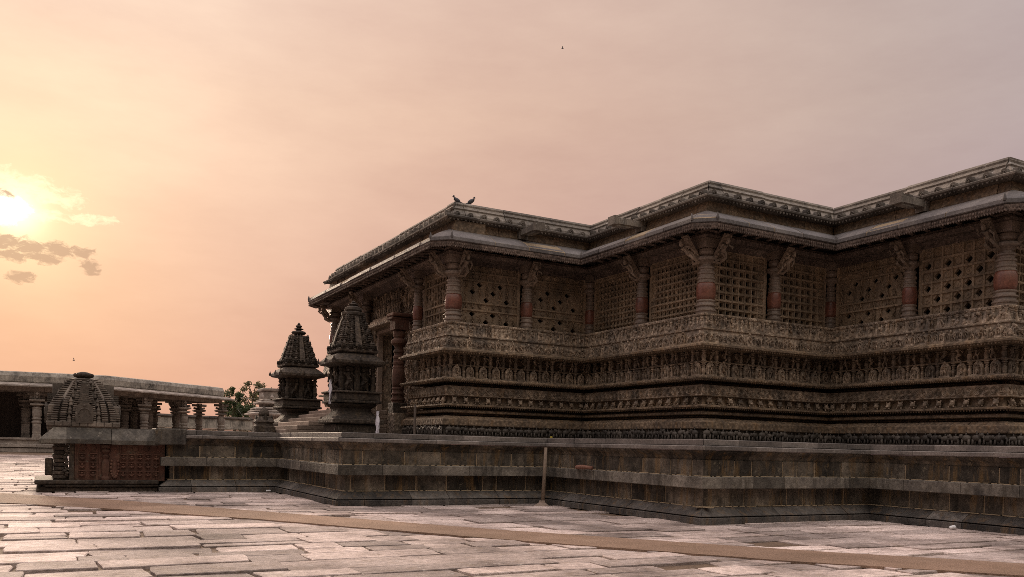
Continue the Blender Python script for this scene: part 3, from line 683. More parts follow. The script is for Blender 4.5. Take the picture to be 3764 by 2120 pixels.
# rain spouts
def spout(x,y,nx,ny,skew):
    t=np.array([-ny,nx,0.]); o_=np.array([nx,ny,0.])+t*skew; o_/=np.linalg.norm(o_); t=np.array([-o_[1],o_[0],0.])
    M=np.stack([t,o_,np.array([0,0,1.])],1)
    g=join(box(-.13,.13,-.5,.55,-.1,-.03),box(-.13,-.08,-.5,.5,-.03,.07),box(.08,.13,-.5,.5,-.03,.07),box(-.17,.17,.5,.6,-.13,.11),box(-.15,.15,-.5,-.35,-.2,.16),box(-.09,.09,.0,.5,-.16,-.1))
    mb=MB(); mb.add(g,M,(x,y,6.42)); return tb(mb,'water_spout',M_par)
spout(12.6,u1+.1,0,-1,.0); spout(v1+.1,20.1,-1,0,.0); spout(v2+.1,14.5,-1,0,.0)

# ------------------------------------------------------------------ entrance steps and lantern shrines
st=thing('stone_steps','broad worn reddish steps rising between the two lantern shrines to the temple door','steps',(6.6*TS,28.7*TS,ZP*TS))
for k in range(6):
    b=MB(); b.add(bbox(6.6+.36*k,9.9,26.75,30.75,ZP+.145*k,ZP+.145*(k+1)-.004,.02)); b.build('step',M_step,st,scale=TS)
def star(a,n=4,amp=.13):  # stepped square plan
    s=1/max(abs(math.cos(a)),abs(math.sin(a))); return min(s,1.22)*(1+amp*.5*(1 if (int((a/(2*PI))*32+.5)%2==0) else -1)*.35)
def sq(a): return min(1/max(abs(math.cos(a)),abs(math.sin(a))),1.3)
def spire(mb, cx, cy, z0, z1, r0, r1, tiers, taper=1.0):
    H=z1-z0
    core=lathe([(r0*.93,z0),(r0*.9,z0+H*.1),(r1*.95,z1),(r1*.9,z1+.001)],32,sq); mb.add(moved(core,(cx,cy,0)))
    for t in range(tiers):
        f=t/tiers; f2=(t+1)/tiers; za=z0+H*f; zb=z0+H*f2; ra=r0+(r1-r0)*f**taper; rb=r0+(r1-r0)*f2**taper; h=zb-za
        mb.add(moved(lathe([(ra*.93,za),(ra*1.0,za+h*.08),(ra*1.02,za+h*.2),(ra*.95,za+h*.3),(rb*.93,za+h*.35)],32,sq),(cx,cy,0)))
        nn=5
        for s in range(4):
            for k in range(nn):
                l=(k-(nn-1)/2)/nn*2*ra*.94
                big=1.3 if k==nn//2 else .85
                w=ra*.16*big
                g=lathe([(w,0),(w*1.1,h*.1),(w*.75,h*.2),(w*1.1,h*.3),(w*1.0,h*.42),(w*.7,h*.5),(w*.95,h*.6),(w*.6,h*.75),(w*.25,h*.85),(w*.3,h*.92),(.01,h*1.02)],7)
                c_,s_=math.cos(s*PI/2),math.sin(s*PI/2)
                px,py=l,-ra*.95+ (rb-ra)*-.25
                mb.add(moved(g,(cx+px*c_-py*s_,cy+px*s_+py*c_,za+h*.25)),smooth=False)
def lantern(label,cx,cy,fin):
    root=thing('lantern_shrine',label,'shrine',(cx*TS,cy*TS,ZP*TS),'lantern shrines flanking the entrance steps')
    def S(mb,name,mat,p=None): return mb.build(name,mat,p or root,scale=TS)
    def ring(mb,hw,z0,z1,bev=.03): mb.add(bbox(cx-hw,cx+hw,cy-hw,cy+hw,z0,z1,bev),var=None)
    b=MB(); ring(b,.78,ZP,.3); ring(b,.66,.3,.56); ring(b,.8,.58,.72)
    b.add(moved(lathe([(.78,.72),(.74,.78),(.6,.86),(.52,.95),(.52,1.05),(.62,1.12),(.68,1.18)],32,sq),(cx,cy,0)))
    S(b,'pedestal',M_dark)
    b=MB(); P=[(cx-.66,cy-.66),(cx+.66,cy-.66),(cx+.66,cy+.66),(cx-.66,cy+.66),(cx-.66,cy-.66)]
    P=P[::-1]; P2=P
    row(b,P2,.0,.3,ELE,.26,range(4),.75,.06,smooth=True); S(b,'elephant_row',M_ele)
    b=MB(); ring(b,.72,1.2,1.28,.02); ring(b,.68,1.28,1.5,.02); ring(b,.74,1.5,1.56,.02)
    row(b,[(p[0]*1,p[1]*1) for p in P],-.02,1.39,SCR,.2,range(4),.9); S(b,'ledge',M_dark)
    b=MB(); ring(b,.42,1.56,2.32,.05)
    for sx in (-1,1):
        for sy in (-1,1):
            b.add(moved(pilaster(.78,.075),(cx+sx*.5,cy+sy*.5,1.56)))
    for sx,sy in ((-1,0),(0,-1),(1,0),(0,1)):
        M=np.array([[sy,sx,0],[-sx,sy,0],[0,0,1]])
        for l in (-.24,.24): b.add(figure(.68,R.randrange(4)),M,(cx+sx*.42+abs(sy)*l,cy+sy*.42+abs(sx)*l,1.58))
        b.add(moved(box(-.09,.09,-.09,.09,1.56,2.3),(cx+sx*.42,cy+sy*.42,0)))
    S(b,'cella',M_dark)
    b=MB(); b.add(moved(lathe([(.5,2.3),(.82,2.36),(.84,2.38),(.84,2.46),(.8,2.5),(.66,2.62),(.54,2.7),(.5,2.74)],48,sq),(cx,cy,0)))
    for sx in (-1,0,1):
        for sy in (-1,0,1):
            if sx or sy: b.add(moved(lathe([(.04,0),(.05,.05),(.02,.12),(.005,.17)],6),(cx+sx*.82,cy+sy*.82,2.42)))
    e=S(b,'eave',M_dark)
    b=MB(); ring(b,.62,2.72,2.84,.03)
    for s in (-1,1):
        for k in range(5):
            b.add(moved(kudu(.15,.13,.06),(cx-.48+.24*k,cy-.62,2.82),rz=PI)); b.add(moved(kudu(.15,.13,.06),(cx-.62,cy-.48+.24*k,2.82),rz=PI/2))
    spire(b,cx,cy,2.84,3.86,.56,.26,5); 
    for sx,sy in ((0,-1),(-1,0),(0,1),(1,0)):      # smooth upright band up the middle of each side
        V=[]
        for z,r,w in ((2.9,.6,.1),(3.25,.5,.085),(3.84,.29,.055)):
            for l,o in ((-w,0),(w,0),(w,.045),(-w,.045)): V.append((cx+sx*(r+o)+sy*l,cy+sy*(r+o)+sx*l,z))
        F=[(0,1,2,3),(8,9,10,11)]+[(k*4+q,k*4+(q+1)%4,k*4+4+(q+1)%4,k*4+4+q) for k in (0,1) for q in range(4)]
        b.add((np.array(V),fl(F)),var=.95)
    S(b,'spire',M_dark)
    b=MB()
    if fin=='ring': pr=[(.2,3.86),(.14,3.89),(.14,3.93),(.23,3.97),(.27,4.02),(.23,4.07),(.12,4.1),(.08,4.13),(.17,4.15),(.17,4.17),(.07,4.2),(.11,4.24),(.12,4.28),(.05,4.31),(.06,4.34),(.01,4.4)]
    else: pr=[(.32,3.82),(.33,3.9),(.36,3.92),(.36,4.0),(.3,4.02),(.24,4.03),(.27,4.08),(.25,4.16),(.15,4.2),(.1,4.22),(.15,4.25),(.15,4.27),(.06,4.3),(.07,4.33),(.01,4.38)]
    pr=[(r,z-.03) for r,z in pr]
    b.add(moved(lathe(pr,14),(cx,cy,0)),var=.4); S(b,'finial',M_dark)
    return root
lantern('near lantern shrine right of the steps, its spire rising in front of the temple wall',8.32,25.64,'pot')
lantern('far lantern shrine left of the steps, its spire standing clear against the sky',8.24,31.72,'ring')

# ------------------------------------------------------------------ ground level shrine beside the platform
sc_=thing('corner_shrine','low shrine with red ochre panels and squat ribbed tower beside the platform end','shrine',(1.1,28.2,GZ))
fy=27.1
b=MB(); b.add(bbox(-.1,3.03,fy+.08,fy+2.6,GZ-.02,GZ+.12,.03)); b.add(bbox(.1,3.03,fy-.02,fy+2.5,GZ+.14,GZ+.2,.02)); b.add(bbox(-.15,3.03,fy-.06,fy+2.6,GZ+.21,GZ+.33,.03))
b.add(bbox(.3,2.2,fy+.2,fy+2.3,GZ+.33,-.95,.02)); b.build('base',M_dark,sc_)
b=MB(); b.add(box(.78,3.2,fy+.1,fy+2.4,GZ+.3,-.12)); 
for x0 in (.95,): pass
def boss(x,z,s=.1): 
    return join(prism([(x-s,z-s),(x+s,z-s),(x+s,z+s),(x-s,z+s)],fy+.07,fy+.1), prism([(x-s*.95,z-s*.2),(x,z-s*.95),(x+s*.95,z-s*.2)],fy+.0,fy+.08), ell(x,fy+.03,z+s*.25,s*.45,.045,s*.4,6,4), box(x-s*1.05,x+s*1.05,fy+.0,fy+.09,z+s*.9,z+s*1.15))
for z in (-.56,-.8,-1.04):
    for x in (1.02,1.3): b.add(boss(x,z,.085))
    for k in range(5): b.add(boss(2.08+.22*k,z,.075))
for x in (.85,1.46,2.0,2.98): b.add(box(x-.012,x+.012,fy+.07,fy+.1,GZ+.34,-.15))
b.add(moved(pilaster(.98,.12),(1.62,fy+.1,GZ+.34))); b.add(moved(figure(.72,1),(1.86,fy+.06,GZ+.38)),smooth=True)
for _ in range(14): 
    a=_/14*PI*1.5+PI*.8; b.add(ell(1.86+.1*math.cos(a),fy+.07,-.85+.3*math.sin(a),.04,.04,.045,6,4))
for x in (1.05,1.3,2.1,2.4,2.7): b.add(moved(ell(0,0,0,.09,.03,.1,7,5),(x,fy+.09,-.3)))
b.build('relief_panel',M_red,sc_)
b=MB(); b.add(box(.7,.82,fy+.05,fy+.3,GZ+.33,-.15)); 
for k in range(16): b.add(ell(.62+R.uniform(-.04,.04),fy+.1+R.uniform(-.03,.05),-1.15+.062*k,.06,.06,.045,6,4))
for k in range(9): b.add(bbox(.32-.03*(k%2),.6,fy+.15,fy+2.2,GZ+.36+.115*k,GZ+.36+.115*k+.1,.02))
b.add(bbox(.1,.3,fy+.2,fy+.6,-1.1,-.62,.03)); b.build('carved_jamb',M_dark,sc_)
b=MB(); 
def slope_eave(mb,x0,x1,y0,y1,z0,z1,ins,lip=.12,iL=1,iR=1):
    V=[(x0,y0,z0),(x1,y0,z0),(x1,y1,z0),(x0,y1,z0),(x0,y0,z0+lip),(x1,y0,z0+lip),(x1,y1,z0+lip),(x0,y1,z0+lip),(x0+ins*iL,y0+ins,z1),(x1-ins*iR,y0+ins,z1),(x1-ins*iR,y1-ins,z1),(x0+ins*iL,y1-ins,z1)]
    mb.add((np.array(V,float),fl([(3,2,1,0),(0,1,5,4),(1,2,6,5),(2,3,7,6),(3,0,4,7),(4,5,9,8),(5,6,10,9),(6,7,11,10),(7,4,8,11),(8,9,10,11)])))
slope_eave(b,.0,.62,fy-.14,fy+2.5,-.2,.25,.3,.12,1,0); slope_eave(b,.632,1.75,fy-.15,fy+2.5,-.195,.25,.3,.12,0,0); slope_eave(b,1.765,3.02,fy-.135,fy+2.5,-.205,.25,.3,.12,0,0) 
slope_eave(b,-.06,.45,fy-.02,fy+2.4,-.22,.1,.2,.12)
b.add(box(.4,3.0,fy+.2,fy+2.2,.0,.262)); b.add(bbox(2.9,3.75,fy-.2,fy+.9,-.18,.3,.03))
b.build('eave',M_band,sc_)
b=MB(); cx,cy=1.06,28.2
b.add(bbox(cx-.92,cx+.92,cy-.92,cy+.92,.2,.38,.02))
for k in range(9):     # blocks of the base course
    b.add(bbox(cx-.95+.21*k,cx-.95+.21*k+.2,cy-.97,cy-.8,.285,.41,.015))
prof=[(.9,.36),(.88,.6),(.8,.9),(.66,1.14),(.47,1.44),(.4,1.56),(.34,1.62)]
b.add(moved(lathe(prof,40,lambda a:min(1/max(abs(math.cos(a)),abs(math.sin(a))),1.25)*.86),(cx,cy,0)))
zz=[p[1] for p in prof]; rr=[p[0] for p in prof]
for s in range(4):
    c_,s_=math.cos(s*PI/2),math.sin(s*PI/2)
    for l,kind in ((-.84,'r'),(-.6,'r'),(-.42,'s'),(-.25,'r'),(.25,'r'),(.42,'s'),(.6,'r'),(.84,'r')):
        top=1.6 if abs(l)<.7 else 1.1
        nseg=19 if kind=='r' else 5
        z=.4
        while z<top:
            dz=.062 if kind=='r' else .24; r=np.interp(z,zz,rr); w=(.085 if kind=='r' else .07)*(r/.92)
            px,py=l*r,-r*.95
            if kind=='r': g=bbox(-w,w,-.09,.1,0,dz*.75,.015)
            else: g=lathe([(w*1.1,0),(w,.04),(w*.7,.08),(w*.9,.12),(w*.4,.19),(.01,.24)],7)
            g=moved(g,(px,py,z)); V=g[0]; V=np.stack([V[:,0]*c_-V[:,1]*s_+cx,V[:,0]*s_+V[:,1]*c_+cy,V[:,2]],1); b.add((V,g[1])); z+=dz
    g=join(prism([(-.21,.38),(.21,.38),(.24,.6),(.2,.86),(.1,.96),(-.1,.96),(-.2,.86),(-.24,.6)],-.98,-.8), moved(torus(.14,.016,10,4,PI,0),(0,-.985,.66)), moved(figure(.3,2),(0,-1.0,.5)), moved(figure(.2,1),(-.13,-1.0,.48)), moved(figure(.2,0),(.13,-1.0,.48)), ell(0,-.98,.88,.05,.03,.04,6,4), 
           prism([(-.13,.95),(.13,.95),(.09,1.5),(-.09,1.5)],-.8,-.3), *[box(-.2+.03*k,.2-.03*k,-.93,-.7,.96+.055*k,1.0+.055*k) for k in range(5)])
    V=g[0].copy()
    V=np.stack([V[:,0]*c_-V[:,1]*s_+cx,V[:,0]*s_+V[:,1]*c_+cy,V[:,2]],1); b.add((V,g[1]))
for s in ((-1,-1),(1,-1),(1,1),(-1,1)): b.add(bbox(cx+s[0]*.8-.1,cx+s[0]*.8+.1,cy+s[1]*.5-.3,cy+s[1]*.5+.3,.3,.9,.04))
b.add(moved(lathe([(.42,1.5),(.42,1.56),(.36,1.6),(.38,1.66),(.3,1.68)],20),(cx,cy,0)))
for k in range(8): b.add(ell(cx+.44*math.cos(k*PI/4+.4),cy+.44*math.sin(k*PI/4+.4),1.56,.07,.07,.06,6,4))
b.build('ribbed_tower',M_tower,sc_)
b=MB(); b.add(moved(lathe([(.15,1.66),(.13,1.69),(.24,1.73),(.27,1.78),(.25,1.83),(.15,1.86),(.1,1.88),(.03,1.89)],20,lambda a:1+.03*math.cos(16*a)),(cx,cy,0)),smooth=True); b.build('finial',M_dark,sc_)

# ------------------------------------------------------------------ small dark stone spire on the platform
X,Y=-8.63,30.0; x,y=w2s(X,Y)
sp_=thing('votive_spire','small dark stepped stone spire with a rounded top beside the far lantern shrine','spire',(x,y,.25))
b=MB(); b.add(moved(lathe([(.36,.25),(.36,.5),(.3,.52),(.28,.6),(.33,.66),(.3,.72),(.22,.8),(.2,.86)],24,sq),(x,y,0)))
for a,c in ((-1,0),(0,-1),(1,0),(0,1)): b.add(moved(prism([(-.1,.62),(.1,.62),(.06,.84),(0,.9),(-.06,.84)],-.03,.03),(x+a*.26,y+c*.26,0),rz=0 if c else PI/2))
b.build('stepped_base',M_dark,sp_)
b=MB(); b.add(moved(lathe([(.18,.86),(.19,.94),(.17,1.02),(.1,1.12),(.05,1.16),(.01,1.2)],12),(x,y,0)),smooth=True); b.build('rounded_top',M_dark,sp_)

# ------------------------------------------------------------------ far colonnade
def wq(p): return w2s(*p)
PX={'e':[(-74,68.5),(-46.9,79.0),(-38.1,82.4),(-31.8,98.4)]}
E_=[wq(p) for p in PX['e']]           # eave line, outward (towards the camera) must be on the right of travel
E_=E_                                  # travelling left to right, camera on the right hand side
col=thing('pillared_hall','long low pillared hall of grey stone with stained plaster parapet behind the courtyard','hall',(E_[2][0],E_[2][1],GZ))
a_,d_,l_,n_=edge(E_,1)
endp=(E_[3][0]-n_[0]*0,E_[3][1])
aa,dd,ll,nn2=edge(E_,2)
E2=E_+[(E_[3][0]-nn2[0]*8.5,E_[3][1]-nn2[1]*8.5)]
def cc(mb,prof,**k): course(mb,E2,prof,**k)
b=MB(); cc(b,[(.9,4.78),(.75,5.0),(.7,5.5),(.85,5.85),(1.2,5.93),(2,5.93),(2,4.78)],seg=(6,9),gap=.01); b.build('plaster_parapet',M_plas,col)
b=MB(); cc(b,[(-.1,4.5),(-.1,4.62),(.5,4.86),(1,4.9),(2,4.9),(2,4.62),(1,4.6)],seg=(2.2,3.2),gap=.02,jit=.03); b.build('stone_eave',M_far,col)
b=MB(); cc(b,[(.85,4.12),(.85,4.6),(1.5,4.6),(1.5,4.12)],seg=(3,4.5),gap=.02); cc(b,[(4.3,4.12),(4.3,4.6),(4.9,4.6),(4.9,4.12)]); b.build('beam',M_far,col)
b=MB(); 
cc(b,[(.4,GZ),(.4,-1.2),(.55,-1.15),(.3,-1.1),(.3,-.85),(.6,-.8),(.6,-.45),(.45,-.4),(.45,-.22),(9,-.22),(9,GZ)],seg=(2,3.5),gap=.02); b.build('plinth',M_far,col)
q=offs(E2,1.5)[:4]+[E2[-1],(E_[0][0]-n_[0]*8,E_[0][1]-n_[1]*8+3)]
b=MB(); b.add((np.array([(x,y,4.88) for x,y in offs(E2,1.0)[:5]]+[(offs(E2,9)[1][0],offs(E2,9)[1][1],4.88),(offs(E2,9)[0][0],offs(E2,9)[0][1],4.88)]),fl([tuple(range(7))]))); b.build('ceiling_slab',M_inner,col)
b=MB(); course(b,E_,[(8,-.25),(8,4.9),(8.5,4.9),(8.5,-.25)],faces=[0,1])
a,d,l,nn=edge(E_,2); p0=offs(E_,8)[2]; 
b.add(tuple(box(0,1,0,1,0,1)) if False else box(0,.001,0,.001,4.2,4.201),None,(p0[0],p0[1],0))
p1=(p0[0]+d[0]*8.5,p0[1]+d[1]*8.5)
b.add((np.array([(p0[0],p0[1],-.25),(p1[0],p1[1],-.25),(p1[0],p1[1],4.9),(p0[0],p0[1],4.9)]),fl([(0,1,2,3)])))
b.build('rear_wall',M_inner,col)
def hallpillar(x,y,n=14,z0=-.22,z1=4.12,ang=0):
    H=z1-z0; mk=lambda P:[(a*1.3,z0+c*H) for a,c in P]
    o=MB(); T=(x,y,0)
    o.add(moved(lathe(mk([(.42,0),(.42,.06),(.36,.07),(.36,.1)]),4,None,PI/4+ang),T)); o.add(moved(lathe(mk([(.37,.1),(.37,.3)]),4,None,PI/4+ang),T))
    o.add(moved(lathe(mk([(.27,.3),(.33,.33),(.33,.35),(.26,.36),(.26,.39),(.32,.4),(.32,.42),(.25,.44),(.3,.48),(.33,.55),(.31,.6),(.27,.62),(.33,.63),(.33,.65),(.25,.67)]),n),T))
    p=o.build('pillar',M_far,col)
    o=MB(); o.add(moved(lathe(mk([(.2,.66),(.3,.69),(.5,.7),(.62,.71),(.62,.735),(.3,.745)]),4,None,PI/4+ang),T)); o.add(moved(lathe(mk([(.3,.74),(.32,.77),(.66,.79),(.7,.8),(.7,.83),(.3,.84)]),4,None,PI/4+ang),T))
    o.add(moved(lathe(mk([(.28,.83),(.28,1)]),4,None,PI/4+ang),T))
    for k in range(4):
        t=k*PI/2+ang; dx,dy=math.cos(t),math.sin(t)
        o.add(tube([(x+dx*.2,y+dy*.2,z0+.86*H),(x+dx*.62,y+dy*.62,z0+.88*H)],.12,4)); o.add(tube([(x+dx*.2,y+dy*.2,z0+.95*H),(x+dx*.8,y+dy*.8,z0+.95*H)],.14,4))
    o.build('capital',M_far,p); return p
def hit(ratio, P, i):    # where a sight line X/Y=ratio crosses a line of pillars
    a,b=[s2w(*q) for q in (P[i],P[i+1])]; dx,dy=b[0]-a[0],b[1]-a[1]; t=(ratio*a[1]-a[0])/(dx-ratio*dy); return w2s(a[0]+t*dx,a[1]+t*dy)
Fr=offs(E_,1.15); In=offs(E_,4.6)
for ra,i in ((-.62,1),(-.55,1),(-.488,1),(-.426,2),(-.380,2),(-.337,2)):
    x,y=hit(ra,Fr,i); hallpillar(x,y)
for t in (.04,.26,.48,.74,.98):
    x=In[2][0]+(In[3][0]-In[2][0])*t; y=In[2][1]+(In[3][1]-In[2][1])*t; hallpillar(x,y)
for t in (.2,.5,.8):
    x=In[1][0]+(In[2][0]-In[1][0])*t; y=In[1][1]+(In[2][1]-In[1][1])*t; hallpillar(x,y)
Bk=offs(E_,7.8)
for t in (.5,.72,.97):
    x=Bk[2][0]+(Bk[3][0]-Bk[2][0])*t; y=Bk[2][1]+(Bk[3][1]-Bk[2][1])*t; hallpillar(x,y)

# ------------------------------------------------------------------ boundary wall and small pavilion
W0,W1=w2s(-55,98),w2s(-26,124.5); W2=w2s(-10,140); WO=[W0,W1,W2]
bw=thing('boundary_wall','far boundary wall, pale plaster above rough rubble, in front of the trees','wall',(W0[0],W0[1],GZ))
b=MB(); course(b,WO,[(0,1.45),(0,2.75),(.5,2.75),(.5,1.45)],seg=(5,9),gap=.01); b.build('plaster_band',M_plas,bw)
b=MB(); course(b,WO,[(-.12,2.75),(-.12,2.9),(.25,3.12),(.6,2.9),(.6,2.75)],seg=(1,2),gap=.03,jit=.03,zj=.03); b.build('coping',M_dark,bw)
b=MB()
z=GZ-.1
while z<1.4:
    h=R.uniform(.22,.4); h=min(h,1.45-z); course(b,WO,[(.02,z+.02),(-.03,z+.06),(-.03,z+h-.05),(.02,z+h-.02),(.5,z+h-.02),(.5,z+.02)],seg=(.3,.8),gap=.05,jit=.05); z+=h
b.build('rubble_courses',M_rub,bw)
X0,Y0=-16.6,60.0; px,py=w2s(X0,Y0)
pv=thing('small_pavilion','small pale stone pavilion with layered eaves half hidden behind the far lantern shrine','pavilion',(px,py,GZ))
b=MB(); b.add(bbox(px-1.6,px+1.6,py-1.6,py+1.6,GZ,-.5,.05)); b.build('plinth',M_far,pv)
for sx in (-1,1):
    for sy in (-1,1):
        b=MB(); b.add(moved(lathe([(.24,-.5),(.24,0),(.18,.05),(.2,.8),(.14,1.1),(.22,1.3),(.16,1.5),(.35,1.7),(.35,1.8)],10),(px+sx*1.0,py+sy*1.0,0))); b.build('pillar',M_far,pv)
b=MB(); b.add(bbox(px-.6,px+.6,py-.6,py+.6,-.5,1.8,.05)); b.build('inner_cella',M_far,pv)
b=MB()
for k,(r,z0,z1) in enumerate(((1.75,1.78,1.95),(1.55,1.98,2.12),(1.4,2.15,2.3),(1.25,2.55,2.7),(1.05,2.72,2.85))): b.add(moved(lathe([(r*.8,z0-.03),(r,z0),(r,z0+(z1-z0)*.5),(r*.85,z1)],32,sq),(px,py,0)))
b.build('layered_eaves',M_far,pv)
b=MB(); b.add(bbox(px-.85,px+.85,py-.85,py+.85,2.3,3.45,.1)); b.add(bbox(px-.95,px+.95,py-.95,py+.95,3.4,3.6,.05))
for k in range(4): b.add(moved(lathe([(.12,2.85),(.14,3.0),(.08,3.1),(.02,3.25)],8),(px-1.0+.65*k,py-1.0,0)))
b.build('roof_block',M_far,pv)

# ------------------------------------------------------------------ trees
def tree(label,X,Y,h,cr,ch,mat,seed,dens=1500,loose=.5,off=0):
    q=random.Random(seed); root=thing('leafy_tree',label,'tree',(X,Y,GZ),'trees beyond the boundary wall',rot=False)
    b=MB(); top=GZ+h; lim=[]
    b.add(tube([(X,Y,GZ),(X+.2,Y,GZ+h*.25),(X+off*.3,Y,GZ+h*.5),(X+off*.6,Y,top-ch*.4)],[.32,.26,.2,.08],8))
    for k in range(11):
        a=q.random()*2*PI; z=GZ+h*q.uniform(.35,.8); e=(X+off*.5+cr*.75*math.cos(a),Y+cr*.75*math.sin(a),min(z+h*.25,top-.3)); lim.append(e)
        b.add(tube([(X+off*.4,Y,z),((X+off*.4+e[0])/2,(Y+e[1])/2,(z+e[2])/2+.2),e],[.1,.07,.03],5))
    b.build('trunk',M_bark,root)
    cl=[]
    for k in range(26):
        a=q.random()*2*PI; rr=cr*math.sqrt(q.random()); z=top-ch*q.random(); f=1-.5*abs((z-(top-ch*.45))/(ch*.6)); cl.append((X+off+rr*f*math.cos(a),Y+rr*f*math.sin(a),z,q.uniform(.35,.8)*cr*.42,q.random()))
    b=MB(); V=[];A=[]
    n=0
    for k in range(dens):
        c=cl[q.randrange(len(cl))]
        while True:
            d=(q.gauss(0,.55),q.gauss(0,.55),q.gauss(0,.5))
            if d[0]**2+d[1]**2+d[2]**2<1.7: break
        p=np.array((c[0]+d[0]*c[3],c[1]+d[1]*c[3],c[2]+d[2]*c[3])); s=q.uniform(.09,.2)
        t1=np.array([q.gauss(0,1) for _ in range(3)]); t1/=np.linalg.norm(t1); t2=np.cross(t1,[q.gauss(0,1) for _ in range(3)]); t2/=np.linalg.norm(t2)
        V+= [p-t1*s,p+t2*s*.6,p+t1*s,p-t2*s*.6]; A+=[min(1,max(0,c[4]*.7+q.random()*.3))]*4
    m=len(V)//4; b.V.append(np.array(V)); b.L.append(np.arange(4*m)); b.K.append(np.full(m,4)); b.A.append(np.array(A)); b.S.append(np.full(m,False)); b.n+=4*m
    b.build('crown',mat,root)
def XY(px,Y): return ((px-1882-1)/3180*Y, Y)
tree('dense dark green tree just right of the pillared hall',*XY(858,128),9.2,2.0,5.6,M_leaf,1,4200)
tree('tallest airy olive tree in the middle of the row behind the wall',*XY(925,131),10.3,2.2,7.0,M_leaf2,2,3000)
tree('thin pale olive tree nearest the small pavilion',*XY(985,134),10.3,2.0,4.6,M_leaf2,3,1900)
tree('low green tree filling the gap under the tall olive tree',*XY(905,126),6.8,2.2,3.6,M_leaf,4,2400)

# ------------------------------------------------------------------ small things
def foot(X,Y): return w2s(X,Y)
x,y=w2s(.846,23.1)
pw=thing('leaning_post','weathered wooden post leaning against the inner corner of the platform','post',(x,y,GZ))
tx,ty=x+.12,y+.1
MB().add(tube([(x,y,GZ+.05),((x+tx)/2+.01,(y+ty)/2,-.7),(tx,ty,.0)],[.055,.05,.042],10),var=.5,smooth=True).build('pole',M_wood,pw)
MB().add(moved(lathe([(.22,GZ-.01),(.17,GZ+.03),(.09,GZ+.08),(.07,GZ+.14)],9,lambda a:1+.2*math.sin(3*a)),(x,y,0)),var=.5).build('cement_footing',M_step,pw)
x,y=9.75,24.0
o=MB().add(tube([(x*TS,y*TS,.25),(x*TS,y*TS,1.22),(x*TS+.02,y*TS+.05,1.28)],[.045,.045,.045],8),var=.5).build('drain_pipe',M_metal,base=(x*TS,y*TS,.25)); tag(o,'thin upright pipe against the temple base right of the near lantern shrine','pipe')
x,y=w2s(1.8,22.15)
a=(12.12,19.0,-.48); e=(12.12,18.2,-.5)
o=MB().add(tube([(12.26,19.02,-.49),(12.2,18.85,-.485),(12.2,18.6,-.475),(12.2,18.35,-.48),(12.22,18.2,-.485)],[.035,.06,.062,.048,.05],8),var=.5,smooth=True).build('arm_remnant',M_redbrown,base=(12.2,18.6,-.53)); tag(o,'arm-shaped reddish brown billet lying on the platform ledge right of the leaning post','remnant')  # leftover forearm of a removed person, modelled as a log-like shape
o=MB().add(moved(join(*[ell(.02*math.cos(k),.02*math.sin(k),.0,.024,.02,.02,6,4) for k in (0,1.5,3,4.5)]),(12.32,20.4,.29)),var=.5).build('yellow_flower',M_yel,base=(12.32,20.4,.26)); tag(o,'small yellow flower left on the platform coping above the leaning post','flower')
o=MB().add(join(ell(0,0,.04,.1,.06,.04,8,5),ell(.06,.02,.05,.05,.05,.04,7,4)),None,(17.2,11.75,GZ+.01)).build('crumpled_paper',M_paper,base=(17.2,11.75,GZ)); tag(o,'crumpled white paper on the paving at the far right platform foot','litter')
o=MB().add(join(ell(0,0,.03,.07,.04,.03,8,5),ell(-.05,.02,.03,.03,.03,.03,7,4)),None,(6.1,26.6,GZ+.01)).build('paper_scrap',M_paper,base=(6.1,26.6,GZ)); tag(o,'tiny white paper scrap on the paving in the left inner corner of the platform','litter')
def cloth(label,pts,wd,name,base):
    V=[];F=[];n=len(pts)
    for k,(p,w) in enumerate(zip(pts,wd)):
        for j in range(7):
            t=(j/6-.5)*2; V.append((p[0]+.04*math.sin(t*5+k),p[1]-t*w,p[2]+.01*math.cos(t*7)))
    for k in range(n-1):
        for j in range(6): F.append((k*7+j,k*7+j+1,k*7+j+8,k*7+j+7))
    g=(np.array(V),fl(F)); V2=g[0].copy(); V2[:,0]+=.012
    g2=join(g,(V2,g[1])); o=MB().add(g2,var=.5,smooth=True).build(name,M_cloth,base=base); tag(o,label,'cloth'); return o
bx,by=7.66*TS,25.3*TS  # pale sliver beside the shrine, filled by an added cloth strip
cloth('narrow white sliver, built as an added cloth, on the side of the near lantern shrine',[(bx-.12,by,z) for z in np.linspace(2.02,1.25,9)],[.02,.05,.06,.05,.07,.08,.07,.05,.03],'white_sliver',(bx,by,1.1))
bx,by=8.69,24.3
cloth('white pointed cloth standing at the foot of the temple right of the near lantern shrine',[(bx,by,z) for z in np.linspace(.95,.27,8)],[.01,.03,.05,.06,.08,.09,.11,.12],'draped_cloth',(bx,by,.25))
def pigeon(label,x,y,z,ang):
    r=thing('pigeon',label,'pigeon',(x,y,z),'pigeons on the parapet'); c,s=math.cos(ang),math.sin(ang)
    g=MB(); body=join(moved(ell(0,0,0,.15,.075,.08,10,8),(0,0,.15),ry=-.6),tube([(.07,0,.19),(.11,0,.25),(.125,0,.29)],[.06,.045,.035],8),ell(.13,0,.305,.04,.035,.037,8,6),tube([(.16,0,.3),(.195,0,.29)],[.012,.004],5))
    tail=prism([(-.1,.1),(-.3,.015),(-.29,-.0),(-.08,.06)],-.035,.035)
    M=np.array([[c,-s,0],[s,c,0],[0,0,1]])*.85
    g.add(body,M,(x,y,z),smooth=True); g.build('body',M_bird,r)
    MB().add(tail,M,(x,y,z)).build('tail',M_bird,r)
    MB().add(join(tube([(0,.03,.09),(.01,.03,0)],.008,5),tube([(0,-.03,.09),(.01,-.03,0)],.008,5)),M,(x,y,z)).build('legs',M_redbrown,r)
pz=7.125*TS
